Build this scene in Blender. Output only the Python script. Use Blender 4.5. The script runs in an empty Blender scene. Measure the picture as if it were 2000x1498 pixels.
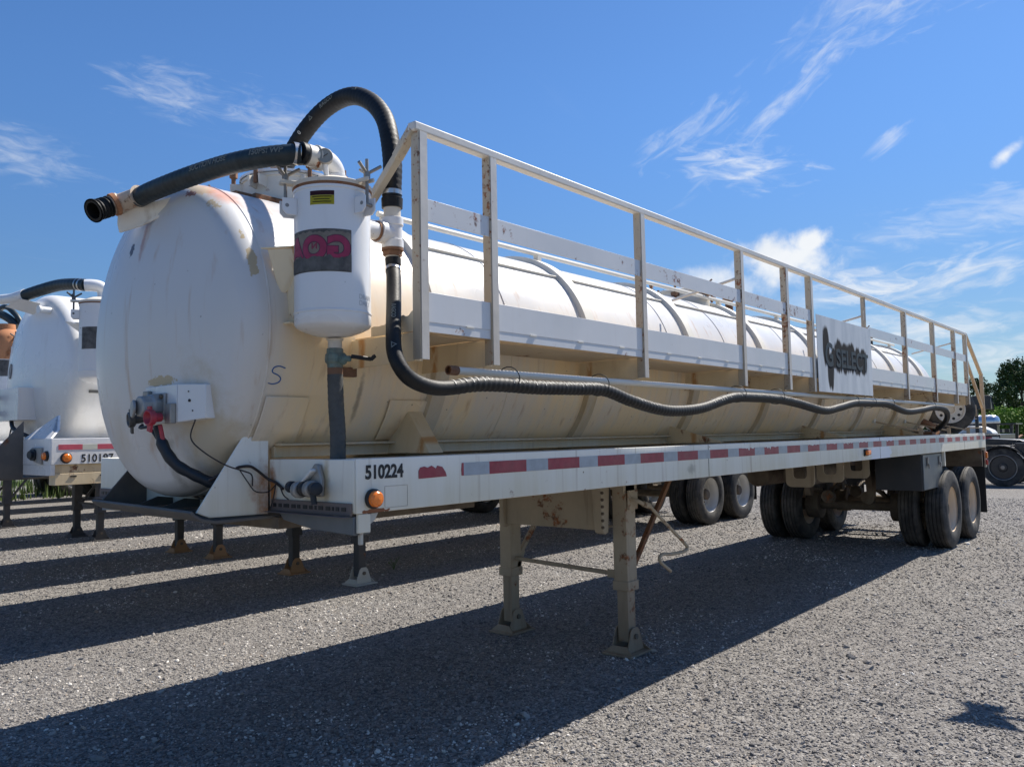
import bpy, bmesh, math, random
import numpy as np
from mathutils import Vector, Matrix, noise as mnoise

random.seed(7)
rng = np.random.default_rng(11)
S = bpy.context.scene
C = S.collection
R = math.radians
V = Vector

# ------------------------------------------------------------------ camera
CAM = V((-2.109, -2.6503, 1.5969))
FW = V((0.7588, 0.64794, 0.06631))
RT = V((0.65021, -0.75952, -0.01888))
UP = V((-0.03813, -0.05745, 0.99762))
cd = bpy.data.cameras.new('camera')
cam = bpy.data.objects.new('camera', cd)
C.objects.link(cam)
cd.sensor_width = 36.0
cd.lens = 28.35
cd.clip_start = 0.05
cd.clip_end = 3000
M = Matrix((RT, UP, -FW)).transposed().to_4x4()
M.translation = CAM
cam.matrix_world = M
S.camera = cam

# ------------------------------------------------------------------ world, sun, exposure
SUNV = V((0.75, -0.120, 1.0)).normalized()
SUN_EL = math.asin(SUNV.z)
SUN_ROT = math.atan2(SUNV.x, SUNV.y)
W = bpy.data.worlds.new('World')
S.world = W
W.use_nodes = True
nt = W.node_tree
nt.nodes.clear()


class N:
    """tiny node helper"""
    def __init__(s, nt):
        s.nt = nt
    def new(s, t, **kw):
        n = s.nt.nodes.new(t)
        for k, v in kw.items():
            setattr(n, k, v)
        return n
    def link(s, a, b):
        s.nt.links.new(a, b)
    def put(s, sock, v):
        if hasattr(v, 'is_output'):
            s.link(v, sock)
        else:
            sock.default_value = v
    def math(s, op, a, b=None, c=None, clamp=False):
        n = s.new('ShaderNodeMath', operation=op)
        n.use_clamp = clamp
        s.put(n.inputs[0], a)
        if b is not None:
            s.put(n.inputs[1], b)
        if c is not None:
            s.put(n.inputs[2], c)
        return n.outputs[0]
    def vmath(s, op, a, b=None):
        n = s.new('ShaderNodeVectorMath', operation=op)
        s.put(n.inputs[0], a)
        if b is not None:
            s.put(n.inputs[1], b)
        return n.outputs['Value'] if op in ('DOT_PRODUCT', 'LENGTH', 'DISTANCE') else n.outputs['Vector']
    def noise(s, vec, scale, detail=3.0, rough=0.5, dist=0.0):
        n = s.new('ShaderNodeTexNoise')
        if vec is not None:
            s.link(vec, n.inputs['Vector'])
        n.inputs['Scale'].default_value = scale
        n.inputs['Detail'].default_value = detail
        n.inputs['Roughness'].default_value = rough
        n.inputs['Distortion'].default_value = dist
        return n.outputs['Fac']
    def smooth(s, x, lo, hi, a=0.0, b=1.0):
        n = s.new('ShaderNodeMapRange', interpolation_type='SMOOTHSTEP')
        s.put(n.inputs['Value'], x)
        n.inputs['From Min'].default_value = lo
        n.inputs['From Max'].default_value = hi
        n.inputs['To Min'].default_value = a
        n.inputs['To Max'].default_value = b
        return n.outputs['Result']
    def mix(s, f, a, b):
        n = s.new('ShaderNodeMix', data_type='RGBA')
        s.put(n.inputs[0], f)
        s.put(n.inputs[6], a)
        s.put(n.inputs[7], b)
        return n.outputs[2]
    def scale(s, vec, sc, loc=(0, 0, 0), rot=(0, 0, 0)):
        n = s.new('ShaderNodeMapping')
        s.link(vec, n.inputs['Vector'])
        n.inputs['Scale'].default_value = sc
        n.inputs['Location'].default_value = loc
        n.inputs['Rotation'].default_value = rot
        return n.outputs['Vector']
    def sep(s, vec):
        n = s.new('ShaderNodeSeparateXYZ')
        s.link(vec, n.inputs[0])
        return n.outputs
    def comb(s, x, y, z=0.0):
        n = s.new('ShaderNodeCombineXYZ')
        s.put(n.inputs[0], x); s.put(n.inputs[1], y); s.put(n.inputs[2], z)
        return n.outputs[0]


def c4(c):
    return (c[0], c[1], c[2], 1.0)


def build_world():
    g = N(nt)
    out = g.new('ShaderNodeOutputWorld')
    bg = g.new('ShaderNodeBackground')
    sky = g.new('ShaderNodeTexSky', sky_type='NISHITA')
    sky.sun_disc = False
    sky.sun_elevation = SUN_EL
    sky.sun_rotation = SUN_ROT
    sky.air_density = 1.0
    sky.dust_density = 0.25
    sky.ozone_density = 2.0
    sky.altitude = 100
    tc = g.new('ShaderNodeTexCoord')
    d = tc.outputs['Generated']
    # clouds live on a flat ceiling far above: project the direction on it
    x, y, z = g.sep(d)[0:3]
    zc = g.math('MAXIMUM', z, 0.03)
    px = g.math('DIVIDE', x, zc)
    py = g.math('DIVIDE', y, zc)
    p = g.comb(px, py)
    # thin high cirrus, stretched
    ps = g.scale(p, (0.35, 1.25, 1), rot=(0, 0, R(-38)))
    c1 = g.noise(ps, 1.6, 6, 0.62, 1.4)
    c2 = g.noise(g.scale(p, (0.2, 0.2, 1), loc=(3.1, 1.7, 0)), 1.0, 2, 0.5)
    cir = g.math('MULTIPLY', g.smooth(c1, 0.56, 0.82), g.smooth(c2, 0.54, 0.74))
    cir = g.math('MULTIPLY', cir, 0.4)
    # low scattered bands near the horizon
    az = g.math('ARCTAN2', y, x)
    q = g.comb(g.math('MULTIPLY', az, 2.2), g.math('MULTIPLY', z, 9.0))
    b1 = g.noise(q, 2.2, 6, 0.58, 0.4)
    band = g.math('MULTIPLY', g.smooth(b1, 0.53, 0.70), g.smooth(z, 0.24, 0.02))
    band = g.math('MULTIPLY', band, 0.75)
    # named clouds of this afternoon: (azimuth deg, elevation deg, half width, half height, softness, strength, tilt)
    total = g.math('MAXIMUM', cir, band)
    dn = g.noise(g.comb(g.math('MULTIPLY', az, 30), g.math('MULTIPLY', z, 30)), 1.0, 7, 0.60, 0.2)
    dn2 = g.noise(g.comb(g.math('MULTIPLY', az, 30), g.math('MULTIPLY', z, 34), 4.0), 0.35, 6, 0.6, 0.5)
    el = g.math('ARCSINE', z)
    wisp = {}
    for (a0, e0, hw, hh, amp, stg, tilt, lo, hi) in CLOUDS:
        dx = g.math('SUBTRACT', az, R(a0))
        de = g.math('SUBTRACT', el, R(e0))
        ct, st = math.cos(R(tilt)), math.sin(R(tilt))
        ux = g.math('ADD', g.math('MULTIPLY', dx, ct / R(hw)), g.math('MULTIPLY', de, st / R(hw)))
        uy = g.math('ADD', g.math('MULTIPLY', dx, -st / R(hh)), g.math('MULTIPLY', de, ct / R(hh)))
        rr = g.math('SQRT', g.math('ADD', g.math('MULTIPLY', ux, ux), g.math('MULTIPLY', uy, uy)))
        if amp >= 1.5:
            key = -34 if tilt < -20 else (-12 if tilt < -5 else 5)
            if key not in wisp:
                ck, sk = math.cos(R(key)), math.sin(R(key))
                wx = g.math('ADD', g.math('MULTIPLY', az, ck / R(3.6)), g.math('MULTIPLY', el, sk / R(3.6)))
                wy = g.math('ADD', g.math('MULTIPLY', az, -sk / R(1.05)), g.math('MULTIPLY', el, ck / R(1.05)))
                wisp[key] = g.noise(g.comb(wx, wy, key), 1.5, 7, 0.60, 0.7)
            nn = wisp[key]
            rr2 = g.math('POWER', rr, 1.4)
            v = g.math('ADD', g.math('MULTIPLY', g.math('SUBTRACT', 1.0, rr2), 0.55), g.math('MULTIPLY', g.math('SUBTRACT', nn, 0.5), amp * 1.25))
        else:
            v = g.math('ADD', g.math('SUBTRACT', 1.0, rr), g.math('MULTIPLY', g.math('SUBTRACT', dn, 0.5), amp))
        v = g.math('MULTIPLY', g.smooth(v, lo - (0.12 if amp >= 1.5 else 0), hi + (0.1 if amp >= 1.5 else 0)), stg * (1.15 if amp >= 1.5 else 1))
        total = g.math('MAXIMUM', total, v)
    # tint: push the clear sky to the deep blue of the day
    hs = g.new('ShaderNodeHueSaturation')
    g.link(sky.outputs[0], hs.inputs['Color'])
    hs.inputs['Hue'].default_value = 0.5
    hs.inputs['Saturation'].default_value = 1.06
    hs.inputs['Value'].default_value = 1.0
    hz = g.smooth(z, 0.0, 0.42)
    tc_ = g.mix(hz, c4((0.50, 0.60, 0.72)), c4((0.66, 0.94, 1.24)))
    tint = g.vmath('MULTIPLY', hs.outputs[0], tc_)
    # cloud shade: underside slightly grey
    shade = g.smooth(dn2, 0.35, 0.6, 0.72, 1.0)
    white = g.mix(shade, c4((5.2, 5.9, 6.9)), c4((8.2, 8.4, 8.6)))
    col = g.mix(total, tint, white)
    # nothing of the sky below the horizon but a dull ground tone
    col = g.mix(g.smooth(z, -0.02, 0.0), c4((1.6, 1.6, 1.6)), col)
    g.link(col, bg.inputs['Color'])
    bg.inputs['Strength'].default_value = 0.075
    g.link(bg.outputs[0], out.inputs['Surface'])


# az, el, half width, half height (deg), noise amount, strength, tilt, lo, hi
CLOUDS = [
    (21.6, 11.4, 4.8, 2.4, 1.3, 0.95, 0, 0.12, 0.80),
    (20.0, 12.6, 2.2, 1.3, 1.3, 0.95, 0, 0.18, 0.75),
    (25.6, 10.2, 4.8, 1.7, 1.4, 0.80, 8, 0.10, 1.0),
    (17.0, 9.0, 5.0, 1.6, 1.6, 0.8, 0, 0.1, 0.9),
    (20.2, 22.2, 9.5, 0.95, 1.6, 0.50, -38, 0.1, 1.1),
    (12.0, 26.6, 8.5, 2.0, 1.8, 0.46, -14, 0.1, 1.1),
    (16.5, 26.8, 7.0, 1.3, 1.8, 0.22, -24, 0.1, 1.1),
    (10.5, 9.6, 6.5, 1.8, 1.8, 0.62, -8, 0.1, 1.0),
    (8.2, 16.3, 1.6, 0.7, 1.2, 0.85, -35, 0.2, 0.9),
    (14.8, 18.2, 1.8, 0.6, 1.5, 0.5, -30, 0.1, 0.9),
    (24.2, 18.0, 5.0, 1.7, 1.8, 0.60, 12, 0.1, 1.0),
    (27.6, 20.5, 4.5, 1.2, 1.8, 0.35, -25, 0.1, 1.0),
    (63.5, 22.3, 4.2, 1.6, 1.8, 0.50, 5, 0.0, 1.35),
    (57.5, 21.5, 4.2, 1.7, 1.8, 0.50, 12, 0.0, 1.35),
    (72.5, 17.4, 4.6, 1.5, 1.8, 0.48, 8, 0.0, 1.35),
    (13.0, 6.4, 7.0, 1.4, 1.7, 0.7, 0, 0.05, 1.0),
    (8.5, 4.6, 7.0, 1.5, 1.6, 0.7, -5, 0.05, 1.0),
    (9.5, 13.0, 9.0, 1.6, 1.8, 0.35, -4, 0.05, 1.0),
]
build_world()

sl = bpy.data.lights.new('sun', 'SUN')
sl.energy = 5.0
sl.angle = R(0.53)
sl.color = (1.0, 0.94, 0.85)
sun = bpy.data.objects.new('sun', sl)
C.objects.link(sun)
sun.rotation_mode = 'QUATERNION'
sun.rotation_quaternion = SUNV.to_track_quat('Z', 'Y')

vs = S.view_settings
vs.view_transform = 'Standard'
vs.look = 'None'
vs.exposure = 0.60
vs.gamma = 1.0
vs.use_curve_mapping = False
S.cycles.max_bounces = 8
S.cycles.diffuse_bounces = 4
S.cycles.use_denoising = True

# ------------------------------------------------------------------ materials
MATS = {}


def paint(name, base, stain=(0.50, 0.38, 0.22), stain_amt=0.0, zlo=1.3, zhi=2.3, streak=0.0, speck=0.0, rust=0.0,
          rough=0.4, var=0.06, metallic=0.0, spots=(), bump=0.02, xmask=None, coat=0.0, rust_scale=7.0, base_floor=0.0,
          dust=0.0, spec=0.5, chip=0.0, ydrip=None, chipcol=(0.42, 0.34, 0.22)):
    """painted steel: base colour, run-off stains that grow downwards, vertical streaks, rust freckles, chips"""
    m = bpy.data.materials.new(name)
    m.use_nodes = True
    t = m.node_tree
    g = N(t)
    b = t.nodes['Principled BSDF']
    tc = g.new('ShaderNodeTexCoord').outputs['Object']
    x, y, z = g.sep(tc)[0:3]
    big = g.noise(tc, 1.3, 4, 0.6)
    fine = g.noise(tc, 26, 5, 0.6)
    col = g.mix(g.smooth(big, 0.3, 0.7), c4([v * (1 - var) for v in base]), c4([min(1, v * (1 + var)) for v in base]))
    if stain_amt > 0 or streak > 0:
        st = g.noise(g.scale(tc, (16, 9, 0.8)), 1.0, 6, 0.62, 0.3)
        st2 = g.noise(g.scale(tc, (3.0, 2.5, 0.35)), 1.0, 4, 0.6)
        f = g.smooth(z, zhi, zlo, base_floor, 1.0)
        f = g.math('MULTIPLY', f, g.smooth(st2, 0.25, 0.72, 0.55, 1.15))
        f = g.math('MULTIPLY', f, g.smooth(st, 0.2, 0.8, 0.72, 1.15), clamp=True)
        if xmask:
            f = g.math('MULTIPLY', f, g.smooth(x, xmask[0], xmask[1], xmask[2], 1.0))
        f = g.math('MULTIPLY', f, stain_amt, clamp=True)
        col = g.mix(f, col, c4(stain))
        if streak > 0:
            s2 = g.noise(g.scale(tc, (22, 12, 1.1), loc=(4, 2, 1)), 1.0, 5, 0.55, 0.2)
            k = g.math('MULTIPLY', g.smooth(s2, 0.56, 0.80), streak)
            col = g.mix(k, col, c4((stain[0] * 0.50, stain[1] * 0.38, stain[2] * 0.30)))
    if chip > 0:
        n3 = g.noise(tc, 9, 6, 0.68, 0.4)
        n4 = g.noise(tc, 1.4, 2, 0.5)
        k = g.math('MULTIPLY', g.smooth(n3, 0.62, 0.66), g.smooth(n4, 0.5, 0.62))
        col = g.mix(g.math('MULTIPLY', k, chip), col, c4(chipcol))
    if dust > 0:
        k = g.math('MULTIPLY', g.smooth(g.noise(tc, 5, 5, 0.65), 0.3, 0.7), dust)
        col = g.mix(k, col, c4((0.30, 0.25, 0.18)))
    if rust > 0:
        r1 = g.noise(tc, rust_scale, 8, 0.7, 0.2)
        r2 = g.noise(tc, 2.1, 3, 0.5)
        k = g.math('ADD', r1, g.math('MULTIPLY', g.math('SUBTRACT', r2, 0.5), 0.6))
        k = g.smooth(k, 0.72 - 0.22 * rust, 0.82 - 0.2 * rust)
        rc = g.mix(g.smooth(fine, 0.35, 0.65), c4((0.30, 0.10, 0.03)), c4((0.09, 0.04, 0.02)))
        col = g.mix(k, col, rc)
    if ydrip:
        dy = g.math('ABSOLUTE', g.math('SUBTRACT', y, ydrip))
        wv = g.noise(g.scale(tc, (3.0, 30, 9)), 1.0, 4, 0.6)
        k = g.math('MULTIPLY', g.smooth(g.math('SUBTRACT', dy, g.math('MULTIPLY', wv, 0.045)), 0.012, -0.02), g.smooth(wv, 0.30, 0.50))
        col = g.mix(k, col, c4((0.52, 0.27, 0.10)))
    if speck > 0:
        vo = g.new('ShaderNodeTexVoronoi')
        g.link(tc, vo.inputs['Vector'])
        vo.inputs['Scale'].default_value = 14
        k = g.math('MULTIPLY', g.smooth(vo.outputs['Distance'], 0.10, 0.04), g.smooth(g.noise(tc, 9, 2), 0.55, 0.6))
        col = g.mix(g.math('MULTIPLY', k, speck), col, c4((0.12, 0.07, 0.04)))
    for (cx, cy, cz, rad, sx, sy, sz, sc, amt) in spots:
        dv = g.vmath('SUBTRACT', tc, (cx, cy, cz))
        dv = g.vmath('MULTIPLY', dv, (1 / (rad * sx), 1 / (rad * sy), 1 / (rad * sz)))
        ln = g.vmath('LENGTH', dv)
        nz = g.noise(tc, 2.2 / rad if rad < 0.2 else 9, 6, 0.65)
        k = g.math('ADD', g.math('SUBTRACT', 1.15 if amt >= 0 else 1.35, ln), g.math('MULTIPLY', g.math('SUBTRACT', nz, 0.5), 1.6))
        soft = 0.10 if amt >= 0 else 0.9
        k = g.math('MULTIPLY', g.smooth(k, 0.25, 0.25 + soft), abs(amt))
        col = g.mix(k, col, c4(sc))
    g.link(col, b.inputs['Base Color'])
    ro = g.smooth(big, 0.3, 0.7, max(0.05, rough - 0.08), min(1, rough + 0.12))
    g.link(ro, b.inputs['Roughness'])
    b.inputs['Metallic'].default_value = metallic
    b.inputs['Specular IOR Level'].default_value = spec
    if coat:
        b.inputs['Coat Weight'].default_value = coat
        b.inputs['Coat Roughness'].default_value = 0.08
    if bump > 0:
        bn = g.new('ShaderNodeBump')
        bn.inputs['Strength'].default_value = 0.25
        bn.inputs['Distance'].default_value = bump
        hgt = g.math('ADD', g.math('MULTIPLY', fine, 0.2), g.noise(tc, 3.0, 2, 0.5))
        g.link(hgt, bn.inputs['Height'])
        g.link(bn.outputs[0], b.inputs['Normal'])
    MATS[name] = m
    return m


def plain(name, col, rough=0.6, metallic=0.0, var=0.12, scale=12, bump=0.0, spec=0.5, emission=None, dirt=None, coat=0):
    m = bpy.data.materials.new(name)
    m.use_nodes = True
    g = N(m.node_tree)
    b = m.node_tree.nodes['Principled BSDF']
    tc = g.new('ShaderNodeTexCoord').outputs['Object']
    n = g.noise(tc, scale, 5, 0.6)
    c = g.mix(g.smooth(n, 0.3, 0.7), c4([v * (1 - var) for v in col]), c4([min(1, v * (1 + var)) for v in col]))
    if dirt:
        dc, amt = dirt
        n2 = g.noise(tc, scale * 0.35, 6, 0.7)
        c = g.mix(g.math('MULTIPLY', g.smooth(n2, 0.4, 0.65), amt), c, c4(dc))
    g.link(c, b.inputs['Base Color'])
    b.inputs['Roughness'].default_value = rough
    b.inputs['Metallic'].default_value = metallic
    b.inputs['Specular IOR Level'].default_value = spec
    if coat:
        b.inputs['Coat Weight'].default_value = coat
    if bump:
        bn = g.new('ShaderNodeBump')
        bn.inputs['Strength'].default_value = 0.4
        bn.inputs['Distance'].default_value = bump
        g.link(g.noise(tc, scale * 4, 4, 0.6), bn.inputs['Height'])
        g.link(bn.outputs[0], b.inputs['Normal'])
    MATS[name] = m
    return m


RUSTC = (0.22, 0.07, 0.025)
PRIMER = (0.50, 0.40, 0.25)
SALMON = (0.62, 0.27, 0.17)
TAN = (0.52, 0.38, 0.21)
paint('tank_white', (0.62, 0.622, 0.62), stain=(0.90, 0.69, 0.41), stain_amt=1.0, zlo=1.95, zhi=2.6, streak=0.62, speck=0.6,
      rough=0.33, var=0.03, bump=0.008, xmask=(-0.25, 0.15, 0.12),
      spots=[(-0.235, 0.70, 2.71, 0.06, 0.9, 1.6, 0.9, PRIMER, 0.9), (-0.25, 0.86, 2.79, 0.06, 0.8, 2.0, 0.7, (0.30, 0.12, 0.06), 0.95),
             (-0.19, 0.88, 2.81, 0.09, 0.6, 1.6, 0.8, (0.66, 0.55, 0.38), 1.0), (-0.17, 0.475, 2.41, 0.085, 0.32, 1.0, 1.3, PRIMER, 1.0),
             (-0.13, 0.80, 2.80, 0.17, 0.55, 1.2, 1.0, SALMON, -0.8), (0.03, 0.78, 2.80, 0.18, 0.8, 1.2, 0.8, (0.72, 0.50, 0.38), -0.5),
             (-0.18, 0.55, 2.56, 0.05, 0.3, 1.0, 1.6, PRIMER, 1.0), (0.02, 0.49, 2.12, 0.04, 0.6, 1, 1.2, RUSTC, 1.0),
             (-0.32, 1.00, 1.885, 0.085, 0.8, 1.5, 0.35, PRIMER, 1.0), (-0.32, 1.24, 2.60, 0.13, 1, 0.20, 1.2, (0.42, 0.22, 0.15), -0.8),
             (-0.31, 1.36, 2.56, 0.028, 1, 1, 1.4, (0.07, 0.04, 0.03), 1.0), (-0.27, 0.615, 1.65, 0.018, 1, 1, 1, (0.09, 0.05, 0.03), 1.0),
             (-0.25, 0.72, 1.60, 0.32, 0.9, 0.6, 1.4, (0.50, 0.42, 0.28), -0.8), (-0.32, 1.5, 1.6, 0.25, 1, 0.8, 1.0, (0.52, 0.46, 0.36), -0.5), (-0.28, 1.0, 1.48, 0.10, 1, 0.55, 2.2, (0.28, 0.26, 0.22), -0.7),
             (0.42, 0.50, 1.78, 0.10, 0.2, 1, 2.0, (0.24, 0.19, 0.14), -0.7), (0.30, 0.52, 1.70, 0.13, 0.16, 1, 1.6, (0.24, 0.19, 0.14), -0.6),
             (0.75, 0.62, 1.58, 0.2, 0.6, 1, 0.8, (0.50, 0.30, 0.14), -0.5), (0.45, 0.50, 2.4, 0.5, 1, 1, 1, (0.80, 0.62, 0.40), -0.45)])
paint('tank_white_clean', (0.82, 0.82, 0.81), stain=(0.50, 0.45, 0.36), stain_amt=0.55, zlo=1.7, zhi=2.4, streak=0.12, speck=0.5,
      rough=0.28, var=0.02, bump=0.006, xmask=(-0.2, 0.2, 0.05), coat=0.2)
paint('ring_white', (0.64, 0.62, 0.56), stain=(0.56, 0.42, 0.24), stain_amt=0.95, zlo=1.8, zhi=2.35, streak=0.35, rough=0.5, rust=0.12)
paint('frame_white', (0.86, 0.84, 0.77), stain=(0.64, 0.58, 0.42), stain_amt=0.75, zlo=1.28, zhi=1.60, streak=0.55, speck=1.0,
      rust=0.24, rough=0.38, bump=0.004, chip=0.0, rust_scale=12,
      spots=[(0.10, 0, 1.30, 0.05, 1.6, 1, 0.25, RUSTC, 1.0), (7.1, 0, 1.36, 0.42, 1, 1, 3, (0.80, 0.82, 0.86), 1.0),
             (0.0, 0.60, 1.36, 0.13, 1, 0.28, 1.3, (0.42, 0.17, 0.05), -1.0), (0.0, 0.20, 1.44, 0.14, 1, 0.22, 1.0, (0.50, 0.38, 0.2), -0.8),
             (2.85, 0, 1.36, 0.06, 1.2, 1, 0.7, (0.25, 0.24, 0.2), -0.6)])
paint('frame_white_clean', (0.82, 0.82, 0.81), stain=(0.55, 0.50, 0.40), stain_amt=0.3, zlo=1.3, zhi=1.7, streak=0.05, rough=0.3, rust=0.04)
paint('rail_white', (0.66, 0.655, 0.63), stain=(0.46, 0.36, 0.24), stain_amt=0.6, zlo=1.9, zhi=3.4, streak=0.12, rust=0.30, rough=0.45, rust_scale=16)
paint('post_worn', (0.50, 0.46, 0.38), stain=(0.36, 0.27, 0.17), stain_amt=0.75, zlo=1.9, zhi=3.6, streak=0.55, rust=0.78, rough=0.65, rust_scale=34)
paint('post_tan', (0.55, 0.42, 0.28), stain=(0.42, 0.28, 0.15), stain_amt=0.5, zlo=1.5, zhi=3.2, streak=0.2, rust=0.3, rough=0.65)
paint('board_white', (0.66, 0.67, 0.68), stain=(0.50, 0.40, 0.28), stain_amt=0.10, zlo=2.0, zhi=3.0, streak=0.10, rust=0.42, rough=0.36, rust_scale=18, bump=0.004)
paint('bracket_cream', (0.80, 0.68, 0.48), stain=(0.62, 0.47, 0.27), stain_amt=0.8, zlo=1.8, zhi=2.3, streak=0.4, rust=0.55, rough=0.6, rust_scale=9, ydrip=0.37)
paint('pipe_white', (0.74, 0.70, 0.62), stain=(0.5, 0.38, 0.22), stain_amt=0.25, zlo=1.8, zhi=2.0, rust=0.12, rough=0.45)
paint('canister_white', (0.76, 0.77, 0.78), stain=(0.55, 0.47, 0.36), stain_amt=0.2, zlo=2.0, zhi=2.4, streak=0.08, speck=0.8, rough=0.28, var=0.02,
      bump=0.004, coat=0.25)
paint('canister_speckled', (0.74, 0.74, 0.74), speck=1.0, rust=0.3, rough=0.4, chip=1.0, chipcol=(0.30, 0.24, 0.2), rust_scale=22)
paint('lid_white', (0.70, 0.66, 0.58), stain=(0.45, 0.34, 0.22), stain_amt=0.4, zlo=2.6, zhi=2.9, rust=0.35, rough=0.5, rust_scale=16)
paint('rusty', (0.20, 0.105, 0.06), rust=0.85, rough=0.85, var=0.3, bump=0.02)
paint('rusty_orange', (0.46, 0.19, 0.08), stain=(0.6, 0.4, 0.25), stain_amt=0.4, zlo=2.3, zhi=3.0, streak=0.4, rust=0.85, rough=0.8, var=0.25)
paint('gear_tan', (0.47, 0.39, 0.28), stain=(0.20, 0.13, 0.075), stain_amt=0.85, zlo=0.05, zhi=0.9, streak=0.5, rust=0.5, rough=0.75, dust=0.35, rust_scale=9)
paint('gear_dark', (0.045, 0.045, 0.05), rust=0.30, rough=0.65, dust=0.10)
paint('gear_boot_orange', (0.38, 0.22, 0.11), rust=0.4, rough=0.8)
paint('gear_boot_white', (0.52, 0.49, 0.42), rust=0.55, rough=0.75)
paint('under_brown', (0.10, 0.075, 0.055), rust=0.35, rough=0.85, dust=0.4)
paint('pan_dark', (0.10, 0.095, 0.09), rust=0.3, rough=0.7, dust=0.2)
paint('strip_brown', (0.16, 0.125, 0.11), rust=0.25, rough=0.7)
paint('galvanised', (0.155, 0.18, 0.20), rust=0.06, rough=0.55, var=0.35, metallic=0.3, dust=0.12)
paint('fitting_worn', (0.60, 0.48, 0.36), stain=(0.4, 0.25, 0.14), stain_amt=0.4, zlo=2.6, zhi=2.9, rust=0.75, rough=0.6, rust_scale=22)
paint('rim_tan', (0.74, 0.58, 0.42), rust=0.25, rough=0.7, dust=0.1)
paint('rim_white', (0.72, 0.71, 0.67), rust=0.12, rough=0.35, dust=0.08)
paint('toolbox_dark', (0.035, 0.04, 0.048), rust=0.05, rough=0.35, dust=0.05)
paint('toolbox_door', (0.14, 0.16, 0.18), rust=0.03, rough=0.42, metallic=0.5)
paint('grate_tan', (0.56, 0.44, 0.29), rust=0.5, rough=0.75)
plain('rubber_hose', (0.007, 0.0075, 0.008), 0.55, var=0.3, scale=20, bump=0.003, dirt=((0.03, 0.027, 0.024), 0.3), spec=0.35)
plain('rubber_hose_teal', (0.008, 0.020, 0.027), 0.48, var=0.3, scale=20, bump=0.003, dirt=((0.05, 0.06, 0.06), 0.35))
plain('rubber_drain', (0.055, 0.058, 0.058), 0.6, var=0.25, scale=18, bump=0.004, dirt=((0.12, 0.11, 0.09), 0.4))
plain('hose_scuff', (0.55, 0.53, 0.48), 0.6)
plain('hose_print', (0.17, 0.18, 0.16), 0.6)
plain('tyre', (0.032, 0.031, 0.030), 0.8, var=0.3, scale=9, bump=0.004, dirt=((0.15, 0.135, 0.115), 0.6))
plain('tyre_wall', (0.045, 0.043, 0.042), 0.75, var=0.3, scale=9, bump=0.003, dirt=((0.16, 0.14, 0.12), 0.55))
plain('clamp_steel', (0.55, 0.54, 0.52), 0.3, metallic=0.9)
plain('steel_dull', (0.33, 0.32, 0.30), 0.5, metallic=0.7, dirt=((0.2, 0.14, 0.1), 0.4))
plain('black_plastic', (0.012, 0.012, 0.013), 0.5)
plain('black_paint', (0.022, 0.023, 0.026), 0.35, dirt=((0.06, 0.055, 0.05), 0.4))
plain('letter_black', (0.012, 0.012, 0.014), 0.5)
plain('letter_faint', (0.56, 0.57, 0.58), 0.6)
plain('marker_blue', (0.02, 0.10, 0.28), 0.6)
plain('tape_red', (0.30, 0.030, 0.050), 0.45, var=0.18, scale=16, dirt=((0.34, 0.14, 0.13), 0.3))
plain('tape_grey', (0.36, 0.40, 0.44), 0.35, var=0.10, scale=16, dirt=((0.28, 0.29, 0.30), 0.35))
plain('tape_white', (0.62, 0.62, 0.52), 0.4, var=0.06)
plain('tape_pink', (0.55, 0.09, 0.13), 0.45, var=0.1)
plain('amber', (0.85, 0.20, 0.015), 0.25, var=0.12, scale=60, coat=0.5)
plain('lamp_red', (0.45, 0.03, 0.02), 0.3)
plain('warn_yellow', (0.62, 0.56, 0.04), 0.5, var=0.06)
plain('warn_maroon', (0.06, 0.008, 0.015), 0.5)
plain('sticker_grey', (0.20, 0.195, 0.19), 0.6, var=0.28, scale=28, metallic=0.2, dirt=((0.34, 0.33, 0.31), 0.5))
plain('sticker_beige', (0.42, 0.37, 0.31), 0.6, var=0.15, scale=30)
plain('sticker_magenta', (0.30, 0.022, 0.075), 0.5, var=0.15, scale=30)
plain('sticker_dark', (0.09, 0.02, 0.05), 0.5)
plain('gauge_face', (0.30, 0.30, 0.27), 0.4)
plain('valve_green', (0.10, 0.15, 0.135), 0.6, var=0.35, scale=30, dirt=((0.25, 0.2, 0.14), 0.4))
plain('glad_red', (0.42, 0.035, 0.06), 0.45, var=0.2, dirt=((0.25, 0.1, 0.1), 0.4))
plain('glad_grey', (0.36, 0.355, 0.34), 0.5, metallic=0.4, dirt=((0.2, 0.18, 0.15), 0.5))
plain('glad_dark', (0.10, 0.10, 0.10), 0.5, metallic=0.3)
plain('loom_blue', (0.010, 0.017, 0.026), 0.5)
plain('wire_brown', (0.03, 0.022, 0.02), 0.6)
plain('alu', (0.62, 0.64, 0.67), 0.28, metallic=0.9)
plain('grass_blade', (0.10, 0.15, 0.035), 0.7, var=0.4, scale=4)
plain('bark', (0.09, 0.07, 0.05), 0.9, var=0.3, scale=5)


def leafmat(name, a, b):
    m = bpy.data.materials.new(name)
    m.use_nodes = True
    g = N(m.node_tree)
    bs = m.node_tree.nodes['Principled BSDF']
    tc = g.new('ShaderNodeTexCoord').outputs['Object']
    n = g.noise(tc, 0.9, 4, 0.7)
    col = g.mix(g.smooth(n, 0.3, 0.7), c4(a), c4(b))
    g.link(col, bs.inputs['Base Color'])
    bs.inputs['Roughness'].default_value = 0.75
    bs.inputs['Specular IOR Level'].default_value = 0.15
    bs.inputs['Transmission Weight'].default_value = 0.0
    bs.inputs['Subsurface Weight'].default_value = 0.0
    MATS[name] = m


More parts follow.
